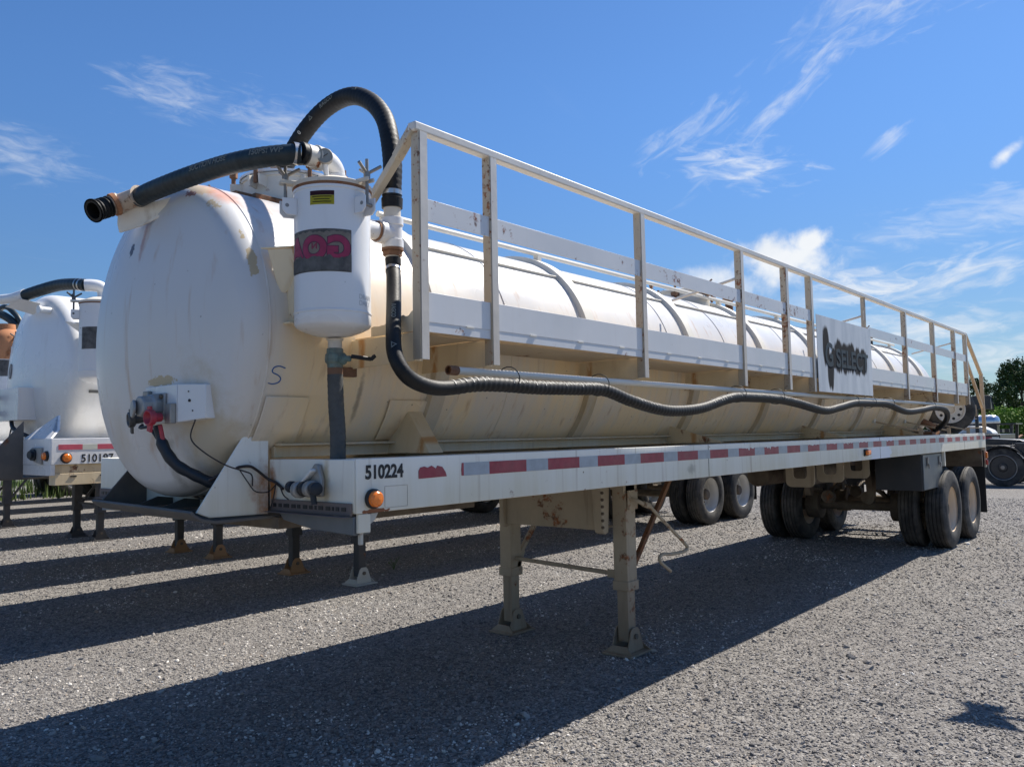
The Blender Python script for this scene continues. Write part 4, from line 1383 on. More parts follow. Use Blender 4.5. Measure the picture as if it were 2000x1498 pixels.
def main_canister(T):
    cx, cy, r = 0.075, 0.25, 0.167
    ztop, zbot = 2.708, 2.095
    can = canister_group(T, cx, cy, ztop, zbot, r, ('canister_white', 'lid_white'))
    PH = R(233)
    # torn sticker
    rr = random.Random(4)
    def jag(a, base, amp, f=70):
        def fn(x):
            return base + amp * (mnoise.noise(V((x * f, 3.3 + a, 0.2))) + 0.5 * mnoise.noise(V((x * f * 2.7, 1.3 + a, 0.7))))
        return fn
    x0, x1 = R(-78) * r, R(28) * r
    patch(cx, cy, r, PH, 2.405, x0, x1, lambda x: -0.092, lambda x: 0.092, 28, 0.0006, 'sticker_grey', can, 'sticker_scar')
    patch(cx, cy, r, PH, 2.405, x0 + 0.004, x1 - 0.003, jag(1, -0.035, 0.012), jag(2, 0.080, 0.008), 60, 0.0014, 'sticker_beige', can, 'sticker')
    for nm, mat, bold, off in (('sticker_outline', 'sticker_dark', 0.0105, 0.0020), ('sticker_letters', 'sticker_magenta', 0.0068, 0.0026)):
        bm = text_bm('GOA', 0.135, bold, 0.0006, 1.02)
        xs = [v.co.x for v in bm.verts]
        w = max(xs) - min(xs)
        for v in bm.verts:   # mirrored print, seen from its back
            v.co.x = -(v.co.x - min(xs)) + (x1 - 0.006) + (0.004 if bold > 0.008 else 0)
            v.co.y -= 0.036
            v.co.z += off
        # keep what the tear left
        for (co, no) in (((0, -0.034, 0), (0, -1, 0)), ((x0 + 0.006, 0, 0), (-1, 0, 0))):
            bmesh.ops.bisect_plane(bm, geom=bm.verts[:] + bm.edges[:] + bm.faces[:], plane_co=co, plane_no=no, clear_outer=True, dist=1e-6)
        cut_x(bm, 0.012)
        wrap(bm, cx, cy, r, PH, 2.405)
        obj(nm, bm, mat, can)
    bm = text_bm('N', 0.036, 0.001, 0.0006)
    for v in bm.verts:
        v.co.x = -(v.co.x) + x1 - 0.146; v.co.y += 0.006; v.co.z += 0.0026
    cut_x(bm, 0.012); wrap(bm, cx, cy, r, PH, 2.405)
    obj('sticker_emblem', bm, 'sticker_magenta', can)
    patch(cx, cy, r, PH, 2.405, x0 + 0.001, x1 - 0.001, lambda x: -0.088, jag(5, -0.028, 0.022, 28), 60, 0.0036, 'sticker_grey', can, 'sticker_tear')
    # faint stencil
    for k, s in enumerate(('DRAIN', 'DAILY')):
        bm = text_bm(s, 0.030, 0.0003, 0.0006)
        for v in bm.verts:
            v.co.x += R(41) * r; v.co.z += 0.0006
        cut_x(bm, 0.01); wrap(bm, cx, cy, r, PH, 2.205 - 0.027 * k)
        obj('stencil', bm, 'letter_faint', can)
    # warning label with small print lines
    wx0, wx1 = R(-34) * r, R(2.5) * r
    patch(cx, cy, r, PH, 2.63, wx0, wx1, lambda x: -0.028, lambda x: 0.012, 12, 0.0006, 'warn_yellow', can, 'warning_label')
    patch(cx, cy, r, PH, 2.63, wx0, wx1, lambda x: 0.0125, lambda x: 0.032, 12, 0.0006, 'warn_maroon', can, 'warning_label')
    for k, (a, c) in enumerate(((0.1, 0.9), (0.18, 0.82), (0.12, 0.88))):
        patch(cx, cy, r, PH, 2.63, wx0 + (wx1 - wx0) * a, wx0 + (wx1 - wx0) * c, lambda x: 0.004 - 0.011 * k, lambda x: 0.0075 - 0.011 * k, 10, 0.0016, 'letter_black', can, 'label_line')
    # elbow + gauge on the lid
    ez = 2.828
    b = nb()
    pth = spline([(0.085, 0.245, ztop + 0.045), (0.085, 0.245, ztop + 0.075), (0.070, 0.238, ez - 0.02), (0.028, 0.229, ez + 0.002), (-0.03, 0.222, ez)], 0.006)
    sweep(b, pth, 0.046, 24)
    lathe(b, (0.085, 0.245, ztop + 0.040), (0, 0, 1), [(0, 0.053), (0.028, 0.053), (0.03, 0.046)], 24)
    lathe(b, (-0.035, 0.222, ez), (1, 0.05, 0), [(0, 0.053), (0.03, 0.053), (0.033, 0.046)], 24)
    elb = obj('pipe_elbow', b, 'canister_white', T)
    b = nb()
    lathe(b, (0.085, 0.245, ztop + 0.038), (0, 0, 1), [(-0.008, 0.050), (0.012, 0.050)], 24)
    obj('thread_ring', b, 'rusty_orange', elb)
    b = nb()
    lathe(b, (-0.036, 0.222, ez), (-1, 0, 0), [(0, 0.047), (0.05, 0.047)], 24)
    lathe(b, (-0.012, 0.222, ez), (-1, 0, 0), [(0.02, 0.0545), (0.026, 0.0545)], 24)
    obj('pipe_nipple', b, 'lid_white', T)
    b = nb()
    lathe(b, (-0.095, 0.222, ez), (-1, 0, 0), [(0, 0.0485), (0.022, 0.0485)], 24)
    obj('hose_cuff', b, 'rubber_hose', T)
    b = nb()
    lathe(b, (-0.125, 0.2435, 2.827), (0.97, -0.3, 0), [(-0.012, 0.0482), (0.014, 0.0482)], 24, caps=False)
    obj('hose_clamp', b, 'clamp_steel', T)
    # gauge: face looks at the yard
    gd = V((-0.62, -0.78, 0.05)).normalized()
    gc = V((-0.02, 0.175, 2.823))
    b = nb()
    lathe(b, gc - gd * 0.018, gd, [(0, 0.030), (0.008, 0.034), (0.034, 0.034), (0.036, 0.031), (0.032, 0.030)], 28, caps=False)
    lathe(b, gc - gd * 0.02, gd, [(0, 0.03), (0.002, 0.03)], 28)
    ga = obj('pressure_gauge', b, 'glad_grey', T)
    b = nb(); lathe(b, gc + gd * 0.013, gd, [(0, 0.0305), (0.001, 0.0305)], 28)
    obj('dial', b, 'gauge_face', ga)
    b = nb(); u_, w_, _ = frame_of(gd)
    rt = V((0.78, -0.62, 0))
    bar(b, gc + gd * 0.0155 - rt * 0.006 - V((0, 0, 0.004)), gc + gd * 0.0155 + rt * 0.012 + V((0, 0, 0.010)), 0.0012, 0.004, up=gd)
    obj('needle', b, 'letter_black', ga)
    b = nb(); cyl(b, (0.00, 0.19, ztop + 0.03), gc - V((0, 0, 0.02)) , 0.011, 12)
    obj('gauge_stem', b, 'canister_white', ga)
    # side outlet to the T
    tx, ty = 0.425, 0.25
    b = nb()
    lathe(b, (cx + r - 0.02, cy, 2.575), (1, 0, 0), [(0, 0.062), (0.03, 0.048), (0.05, 0.043), (0.145, 0.043)], 24)
    obj('side_outlet', b, 'canister_white', can)
    b = nb()
    lathe(b, (tx, ty, 0), (0, 0, 1), [(2.505, 0.046), (2.510, 0.053), (2.545, 0.053), (2.548, 0.048), (2.615, 0.048), (2.618, 0.053), (2.652, 0.053), (2.655, 0.046)], 28)
    lathe(b, (tx - 0.05, ty, 2.575), (1, 0, 0), [(-0.04, 0.054), (-0.012, 0.054), (-0.008, 0.045), (0.05, 0.045)], 28)
    tee = obj('pipe_tee', b, 'canister_white', T)
    b = nb()
    lathe(b, (tx, ty, 0), (0, 0, 1), [(2.653, 0.041), (2.700, 0.041), (2.72, 0.045), (2.735, 0.045)], 24)
    obj('pipe_nipple', b, 'lid_white', T)
    b = nb()
    lathe(b, (tx - 0.107, ty, 2.575), (1, 0, 0), [(0.0, 0.0475), (0.012, 0.0475)], 24)
    lathe(b, (tx, ty, 0), (0, 0, 1), [(2.495, 0.052), (2.507, 0.052)], 24)
    lathe(b, (tx, ty, 0), (0, 0, 1), [(2.470, 0.047), (2.494, 0.047)], 6)
    obj('bushing', b, 'rusty', tee)
    b = nb()
    lathe(b, (tx - 0.002, ty, 0), (0, 0, 1), [(2.415, 0.034), (2.474, 0.034)], 20)
    obj('pipe_nipple', b, 'lid_white', T)
    # arch hose
    arch = spline([(tx, ty, 2.715), (tx, ty, 2.80), (tx + 0.015, 0.262, 2.93), (0.462, 0.31, 3.09), (0.495, 0.39, 3.215), (0.512, 0.50, 3.325), (0.517, 0.64, 3.402), (0.515, 0.79, 3.418),
                   (0.495, 0.93, 3.372), (0.468, 1.06, 3.27), (0.445, 1.16, 3.14), (0.435, 1.20, 3.06)], 0.01)
    b = nb()
    sweep(b, arch, lambda s: 0.0465 + 0.0009 * math.sin(s * 420), 24)
    ah = obj('vacuum_hose', b, 'rubber_hose', T)
    for (k, rr_) in ((3, 0.0485),):
        b = nb()
        p, q = arch[5], arch[7]
        lathe(b, p, q - p, [(-0.0, 0.0492), (0.022, 0.0492)], 24, caps=False)
        obj('hose_clamp', b, 'clamp_steel', T)
        b = nb()
        lathe(b, arch[0], (0, 0, 1), [(-0.012, 0.050), (0.035, 0.052), (0.038, 0.047)], 24)
        obj('hose_cuff', b, 'rubber_hose', T)
    hose_text('hose_print', 'RAGCO', 0.030, arch, 1.10, 0.0, 0.047, 'hose_print', ah, True)
    hose_text('hose_print', '\u25B3', 0.030, arch, 1.20, 0.0, 0.047, 'hose_print', ah, True)
    hose_text('hose_print', '0', 0.030, arch, 1.30, 0.0, 0.047, 'hose_scuff', ah, True)
    hose_text('hose_print', '\u25B3', 0.030, arch, 0.84, 0.0, 0.047, 'hose_print', ah, True)
    # the front hose runs right to left in view, so print it reversed along the path
    rev = list(reversed(FRONT_PATH))
    LEN = sum((FRONT_PATH[i + 1] - FRONT_PATH[i]).length for i in range(len(FRONT_PATH) - 1))
    hose_text('hose_print', 'SUCTION HOSE', 0.034, FRONT_PATH, LEN * 0.42, 0.0, 0.0458, 'hose_print', FRONT_HOSE)
    hose_text('hose_print', '150PSI WP', 0.034, FRONT_PATH, LEN * 0.78, 0.0, 0.0458, 'hose_print', FRONT_HOSE)
    # long ribbed return hose under the catwalk
    pts = [(0.423, 0.25, 2.45), (0.418, 0.24, 2.40), (0.387, 0.20, 2.35), (0.325, 0.13, 2.223), (0.252, 0.05, 2.09), (0.212, 0.0, 1.975), (0.224, -0.04, 1.89), (0.289, -0.05, 1.845), (0.397, -0.055, 1.823),
           (0.517, -0.06, 1.829), (0.654, -0.065, 1.847), (0.836, -0.065, 1.852), (1.114, -0.065, 1.848), (1.425, -0.065, 1.853), (1.72, -0.065, 1.855), (1.988, -0.065, 1.803), (2.28, -0.065, 1.759),
           (2.536, -0.065, 1.746), (2.888, -0.065, 1.769), (3.282, -0.065, 1.838), (3.55, -0.065, 1.860), (4.203, -0.065, 1.860), (4.632, -0.065, 1.834), (5.231, -0.065, 1.783), (5.64, -0.065, 1.815),
           (6.087, -0.065, 1.862), (6.65, -0.065, 1.872), (7.192, -0.065, 1.872), (7.874, -0.065, 1.805), (8.546, -0.065, 1.829), (9.168, -0.065, 1.868), (9.79, -0.05, 1.850), (10.15, 0.0, 1.76), (10.35, 0.10, 1.66), (10.5, 0.25, 1.58)]
    path = spline(pts, 0.0105)
    def rad(s):
        base = 0.0345
        ribbed = min(1.0, max(0.0, (s - 0.95) / 0.15))
        return base + ribbed * 0.0022 * math.sin(s * 2 * math.pi / 0.036)
    b = nb(); sweep(b, path, rad, 16)
    lh = obj('return_hose', b, 'rubber_hose', T)
    hose_text('hose_print', 'RAGCO', 0.026, path, 0.33, 0.35, 0.0345, 'hose_print', lh)
    hose_text('hose_print', '\u25B3', 0.030, path, 0.55, 0.35, 0.0345, 'hose_print', lh)
    # scuffed rib tops (worn through to the pale cord)
    b = nb()
    fr = frames(path)
    rr2 = random.Random(12)
    s = 0
    for i in range(1, len(path)):
        s += (path[i] - path[i - 1]).length
        if s < 0.95:
            continue
        x = path[i].x
        if x > 6.3: break
        ph = (s / 0.036) % 1.0
        dens = mnoise.noise(V((s * 1.3, 0.5, 0)))
        if 0.12 < ph < 0.42 and (dens > -0.12 or x < 0.75):
            t, u, w = fr[i]
            up = V((0, -0.35, 0.94)); up = (up - t * up.dot(t)).normalized(); sd = t.cross(up)
            a = rr2.uniform(-0.5, -0.1); c = rr2.uniform(0.4, 1.0)
            r_ = 0.0345 + 0.0027
            for k in range(3):
                a1 = a + (c - a) * k / 3; a2 = a + (c - a) * (k + 1) / 3
                for a_, b_ in ((a1, a2),):
                    q = [path[i] + (up * math.cos(z_) + sd * math.sin(z_) * (1 if sd.y < 0 else -1)) * r_ + t * e_ for (z_, e_) in ((a_, -0.0028), (b_, -0.0028), (b_, 0.0028), (a_, 0.0028))]
                    b.faces.new([b.verts.new(z_) for z_ in q])
    o = obj('rib_scuffs', b, 'hose_scuff', lh)
    o['kind'] = 'stuff'
    b = nb()
    lathe(b, path[4], path[6] - path[4], [(0, 0.0375), (0.018, 0.0375)], 20, caps=False)
    obj('hose_clamp', b, 'clamp_steel', T)
    b = nb()
    lathe(b, (tx, ty - 0.003, 2.455), (-0.05, -0.1, -1), [(-0.004, 0.039), (0.03, 0.038)], 20)
    obj('hose_cuff', b, 'rubber_hose', T)
    # drain: nipple, bronze valve with lever, rubber drain hose
    dx, dy = 0.085, 0.25
    b = nb(); lathe(b, (dx, dy, 0), (0, 0, 1), [(2.000, 0.031), (2.035, 0.031), (2.045, 0.040)], 20)
    obj('drain_nipple', b, 'lid_white', T)
    b = nb()
    lathe(b, (dx, dy, 0), (0, 0, 1), [(1.915, 0.034), (1.935, 0.036), (1.940, 0.043), (1.955, 0.045), (1.975, 0.043), (1.980, 0.038), (2.003, 0.036)], 8, a0=0.2)
    lathe(b, (dx, dy, 1.955), (0.45, -0.89, 0), [(0.0, 0.03), (0.045, 0.028), (0.055, 0.014), (0.075, 0.014)], 8)
    val = obj('drain_valve', b, 'valve_green', T, 0.003)
    b = nb()
    bar(b, (dx + 0.035, dy - 0.07, 1.965), (dx + 0.135, dy - 0.085, 1.957), 0.012, 0.018)
    bar(b, (dx + 0.133, dy - 0.085, 1.955), (dx + 0.155, dy - 0.088, 1.975), 0.012, 0.018)
    obj('lever', b, 'black_plastic', val, 0.004)
    b = nb(); lathe(b, (dx, dy, 0), (0, 0, 1), [(1.882, 0.033), (1.916, 0.034)], 20)
    obj('drain_collar', b, 'rusty', T)
    b = nb(); sweep(b, spline([(dx, dy, 1.888), (dx + 0.005, dy, 1.75), (dx + 0.014, dy, 1.62), (dx + 0.012, dy, 1.45), (dx + 0.01, dy, 1.32)], 0.01), lambda s: 0.0345 + 0.0006 * math.sin(s * 400), 20)
    obj('drain_hose', b, 'rubber_drain', T)
    # support shelf and gussets that hang the canister on the tank
    b = nb()
    prism(b, [(-0.13, 0.50, 2.455), (0.20, 0.44, 2.455), (0.20, 0.36, 2.455), (-0.02, 0.32, 2.455)], (0, 0, 0.008))
    prism(b, [(-0.115, 0.47, 2.45), (-0.02, 0.33, 2.45), (-0.02, 0.45, 2.28), (-0.05, 0.47, 2.25)], (0.008, 0, 0))
    bx(b, (-0.02, 0.41, 2.13), (0.20, 0.46, 2.45))
    bx(b, (-0.05, 0.40, 2.118), (0.20, 0.47, 2.128))
    obj('canister_shelf', b, 'bracket_cream', T, 0.002)
    # dome with rusty collar on the crown
    b = nb()
    lathe(b, (0.50, 1.20, 0), (0, 0, 1), [(2.80, 0.26), (3.015, 0.26), (3.018, 0.268), (3.034, 0.268)], 48)
    dm = obj('vacuum_dome', b, 'lid_white', T, 0)
    b = nb()
    lathe(b, (0.50, 1.20, 0), (0, 0, 1), [(3.036, 0.275), (3.05, 0.275), (3.062, 0.24), (3.075, 0.12), (3.078, 0.0)], 48, caps=False)
    obj('dome_lid', b, 'canister_white', dm)
    b = nb()
    lathe(b, (0.435, 1.20, 0), (0, 0, 1), [(3.06, 0.07), (3.085, 0.07), (3.088, 0.056), (3.12, 0.056)], 24)
    obj('rusty_flange', b, 'rusty_orange', dm)
    b = nb()
    for an in (R(150), R(200), R(255), R(310), R(20), R(80)):
        d = V((math.cos(an), math.sin(an), 0)); t = V((-d.y, d.x, 0)); c = V((0.50, 1.20, 0))
        for s in (-1, 1):
            p = c + d * 0.255 + t * (0.028 * s)
            prism(b, [tuple(p + V((0, 0, 2.95))), tuple(p + d * 0.06 + V((0, 0, 2.955))), tuple(p + d * 0.07 + V((0, 0, 3.01))), tuple(p + V((0, 0, 3.015)))], t * 0.01 * s)
    pieces('clamp_lug', b, 'lid_white', dm, 0.002)
    b = nb()
    for an in (R(150), R(200), R(255), R(310), R(20), R(80)):
        d = V((math.cos(an), math.sin(an), 0)); c = V((0.50, 1.20, 0))
        p = c + d * 0.305
        cyl(b, p + V((0, 0, 2.97)), p + V((0, 0, 3.12)), 0.012, 10)
        cyl(b, p + V((0, 0, 3.055)), p + V((0, 0, 3.085)), 0.022, 6)
    obj('clamp_bolt', b, 'rusty', dm)
    # rusty box beside dome
    b = nb()
    bx(b, (0.10, 1.10, 2.86), (0.24, 1.36, 2.905))
    prism(b, [(0.06, 1.30, 2.86), (0.06, 1.42, 2.86), (0.06, 1.42, 2.95), (0.06, 1.30, 2.97)], (0.012, 0, 0))
    bx(b, (0.14, 0.98, 2.84), (0.34, 1.02, 2.875))
    obj('hatch_hinge', b, 'rusty', dm, 0.004)


main_canister(T)


def main_catwalk(T):
    Y = 0.0
    XS = [0.345, 0.818, 2.219, 3.654, 4.53, 5.092, 6.64, 8.11, 9.433, 10.60, 11.335]
    ZR = 2.998
    # posts: angle iron
    for i, x in enumerate(XS):
        zb = 1.948 if i != 6 else 2.2
        b = nb()
        bx(b, (x - 0.025, -0.052, zb), (x - 0.019, -0.0015, ZR - 0.02))
        bx(b, (x - 0.0188, -0.052, zb), (x + 0.026, -0.046, ZR - 0.02))
        if i == 6:
            b.free(); b = nb()
            bx(b, (x - 0.02, -0.04, 2.2), (x + 0.02, -0.0015, ZR - 0.02))
        obj('handrail_post', b, ('rail_white' if False else 'post_worn') if i != 3 else 'post_worn', T, 0.0015)
        if i != 6:
            b = nb(); bx(b, (x - 0.0185, -0.0546, zb), (x + 0.0255, -0.0525, ZR - 0.021))
            obj('post_face', b, 'rail_white', T)
    # top rail with mitred end brace
    b = nb()
    bar(b, (0.30, -0.027, ZR), (11.40, -0.027, ZR), 0.052, 0.040)
    obj('top_rail', b, 'rail_white', T, 0.006)
    b = nb()
    bar(b, (0.322, -0.02, ZR - 0.002), (0.345, 0.12, 2.90), 0.046, 0.040)
    bar(b, (0.345, 0.12, 2.90), (0.36, 0.42, 2.66), 0.04, 0.036)
    obj('rail_brace', b, 'post_worn', T, 0.004)
    # mid rail bars between posts
    segs = [(0.372, 0.798), (0.845, 2.199), (2.246, 3.634), (3.681, 4.51), (4.557, 5.072), (6.70, 8.09), (8.12, 9.415), (9.445, 10.58), (10.61, 11.33)]
    for a, c in segs:
        b = nb(); bx(b, (a, -0.0435, 2.578), (c, -0.037, 2.678))
        obj('mid_rail', b, 'board_white', T, 0.001)
    # toe boards: upper plate proud of the channel
    segs = [(0.372, 0.798), (0.845, 2.199), (2.246, 3.634), (3.681, 4.51), (4.557, 5.072), (5.10, 8.09), (8.12, 9.415), (9.445, 10.58), (10.61, 11.33)]
    for a, c in segs:
        b = nb(); bx(b, (a, -0.0435, 2.118), (c, -0.038, 2.253))
        tb = obj('toe_board', b, 'board_white', T, 0.001)
        b = nb(); bx(b, (a, -0.0415, 2.074), (c, -0.036, 2.1175))
        obj('toe_channel', b, 'board_white', tb)
        # weld beads along the joint
        b = nb()
        q = a + 0.25
        while q < c - 0.1:
            bar(b, (q, -0.045, 2.118), (q + 0.05, -0.045, 2.1175), 0.004, 0.007)
            q += 0.42
        if len(b.verts): obj('weld_bead', b, 'pipe_white', tb)
        else: b.free()
    # plates: floor with slotted outer strip
    xs = [0.352, 0.818, 2.219, 3.654, 4.53, 5.09, 6.64, 8.11, 9.43, 10.6, 11.335]
    for a, c in zip(xs[:-1], xs[1:]):
        b = nb(); bx(b, (a + 0.004, 0.075, 2.078), (c - 0.004, 0.50, 2.084))
        obj('catwalk_plate', b, 'grate_tan', T)
    b = nb()
    x = 0.36
    while x < 11.3:
        bx(b, (x, -0.035, 2.076), (x + 0.013, 0.074, 2.088))
        x += 0.028
    o = obj('grip_teeth', b, 'grate_tan', T); o['kind'] = 'stuff'
    # gussets below the catwalk at the posts: full plates, face the front
    for i, x in enumerate([0.345, 0.818, 2.219, 3.654, 4.53, 5.092, 5.9, 6.64, 8.11, 9.433, 10.60, 11.335]):
        b = nb()
        yt = 1.22 - math.sqrt(0.775 ** 2 - (1.94 - 2.11) ** 2) + 0.01
        prism(b, [(x - 0.012, 0.0, 1.945), (x - 0.012, yt, 1.937), (x - 0.012, yt, 2.073), (x - 0.012, 0.0, 2.073)], (0.008, 0, 0))
        bx(b, (x - 0.0035, 0.0, 1.945), (x + 0.035, 0.006, 2.073))
        obj('catwalk_bracket', b, 'bracket_cream', T, 0.0015)
    # torn end plate at the front of the walkway
    b = nb()
    rr = random.Random(2)
    top = []
    n = 16
    for k in range(n + 1):
        yy = -0.001 + 0.30 * k / n
        top.append((0.3305, yy, 2.165 - 0.05 * (k / n) + rr.uniform(-0.008, 0.008)))
    prism(b, [(0.3305, 0.299, 2.078), (0.3305, -0.001, 2.078)] + top, (0.004, 0, 0))
    obj('torn_end_plate', b, 'bracket_cream', T)
    # seam lip under front bracket
    b = nb(); bx(b, (0.28, 0.44, 1.90), (0.36, 0.47, 1.945))
    obj('bracket_pad', b, 'rusty', T, 0.004)
    # white air pipe under the walkway
    b = nb()
    cyl(b, (0.60, 0.014, 1.915), (10.6, 0.014, 1.925), 0.019, 16)
    pp = obj('air_pipe', b, 'pipe_white', T)
    b = nb()
    lathe(b, (0.555, 0.014, 1.9148), (1, 0, 0), [(0, 0.017), (0, 0.023), (0.055, 0.023), (0.06, 0.0195)], 20, caps=False)
    lathe(b, (0.575, 0.014, 1.9148), (1, 0, 0), [(0, 0.018), (0.002, 0.0)], 20, caps=False)
    obj('pipe_end', b, 'rusty', pp)
    # zip ties holding the hose to the pipe
    for x in (0.93, 1.72, 3.53, 4.25, 6.1, 6.65, 7.3, 9.1):
        b = nb()
        z1 = 1.885 if x < 6 else 1.89
        path = [V((x, 0.004 + 0.075 * math.cos(t) - 0.035, z1 + 0.062 * math.sin(t))) for t in np.linspace(0, 2 * math.pi, 18)]
        sweep(b, path, 0.0028, 6)
        obj('zip_tie', b, 'black_plastic', T)
    # struts toward the tank
    for (x, zz, dx) in ((3.654, 2.775, -0.32), (6.64, 2.79, -0.35), (10.60, 2.81, -0.30)):
        b = nb()
        cyl(b, (x, -0.01, zz), (x + dx * 0.3, 0.50, zz - 0.12), 0.011, 10)
        lathe(b, (x - 0.005, -0.03, zz), (0, 0, 1), [(-0.05, 0.016), (0.05, 0.016)], 12)
        obj('rail_strut', b, 'rail_white', T)
    # sign panel
    b = nb(); bx(b, (5.145, -0.064, 1.952), (6.70, -0.060, 2.650))
    sg = obj('sign_panel', b, 'sign_panel_white', T, 0.001)
    bm = text_bm('SELECT', 0.235, 0.006, 0.001)
    xs_ = [v.co.x for v in bm.verts]
    w = max(xs_)
    for v in bm.verts:
        c = v.co.copy()
        v.co = V((5.62 + c.x / w * 0.96, -0.0655 - c.z, 2.205 + c.y))
    obj('sign_letters', bm, 'letter_black', sg)
    bm = text_bm('G', 0.30, 0.008, 0.001)
    for v in bm.verts:
        c = v.co.copy(); v.co = V((5.33 + c.x, -0.0655 - c.z, 2.20 + c.y))
    obj('sign_emblem', bm, 'letter_black', sg)
    # rear stair stringers
    b = nb()
    bar(b, (11.40, -0.027, ZR - 0.005), (12.38, -0.027, 2.44), 0.045, 0.045)
    bar(b, (12.38, -0.027, 2.46), (12.42, -0.027, 1.52), 0.05, 0.05, up=(1, 0, 0))
    obj('stair_rail', b, 'post_tan', T, 0.004)
    b = nb()
    bar(b, (11.36, -0.027, 2.62), (12.36, -0.027, 1.92), 0.04, 0.045)
    obj('stair_rail', b, 'post_tan', T, 0.004)
    b = nb()
    for k in range(4):
        x = 11.62 + 0.2 * k; z = 2.02 - 0.14 * k
        bx(b, (x, 0.03, z), (x + 0.18, 0.45, z + 0.012))
    pieces('stair_tread', b, 'grate_tan', T)
    b = nb()
    bar(b, (11.9, 0.42, 1.97), (11.9, 0.34, 1.815), 0.03, 0.02, up=(1, 0, 0))
    bar(b, (11.9, 0.33, 1.80), (11.9, 0.0, 1.79), 0.03, 0.045, up=(0, 0, 1))
    bar(b, (11.9, -0.01, 1.96), (11.9, -0.02, 1.78), 0.03, 0.02, up=(1, 0, 0))
    obj('step_bracket', b, 'post_tan', T, 0.003)


main_catwalk(T)


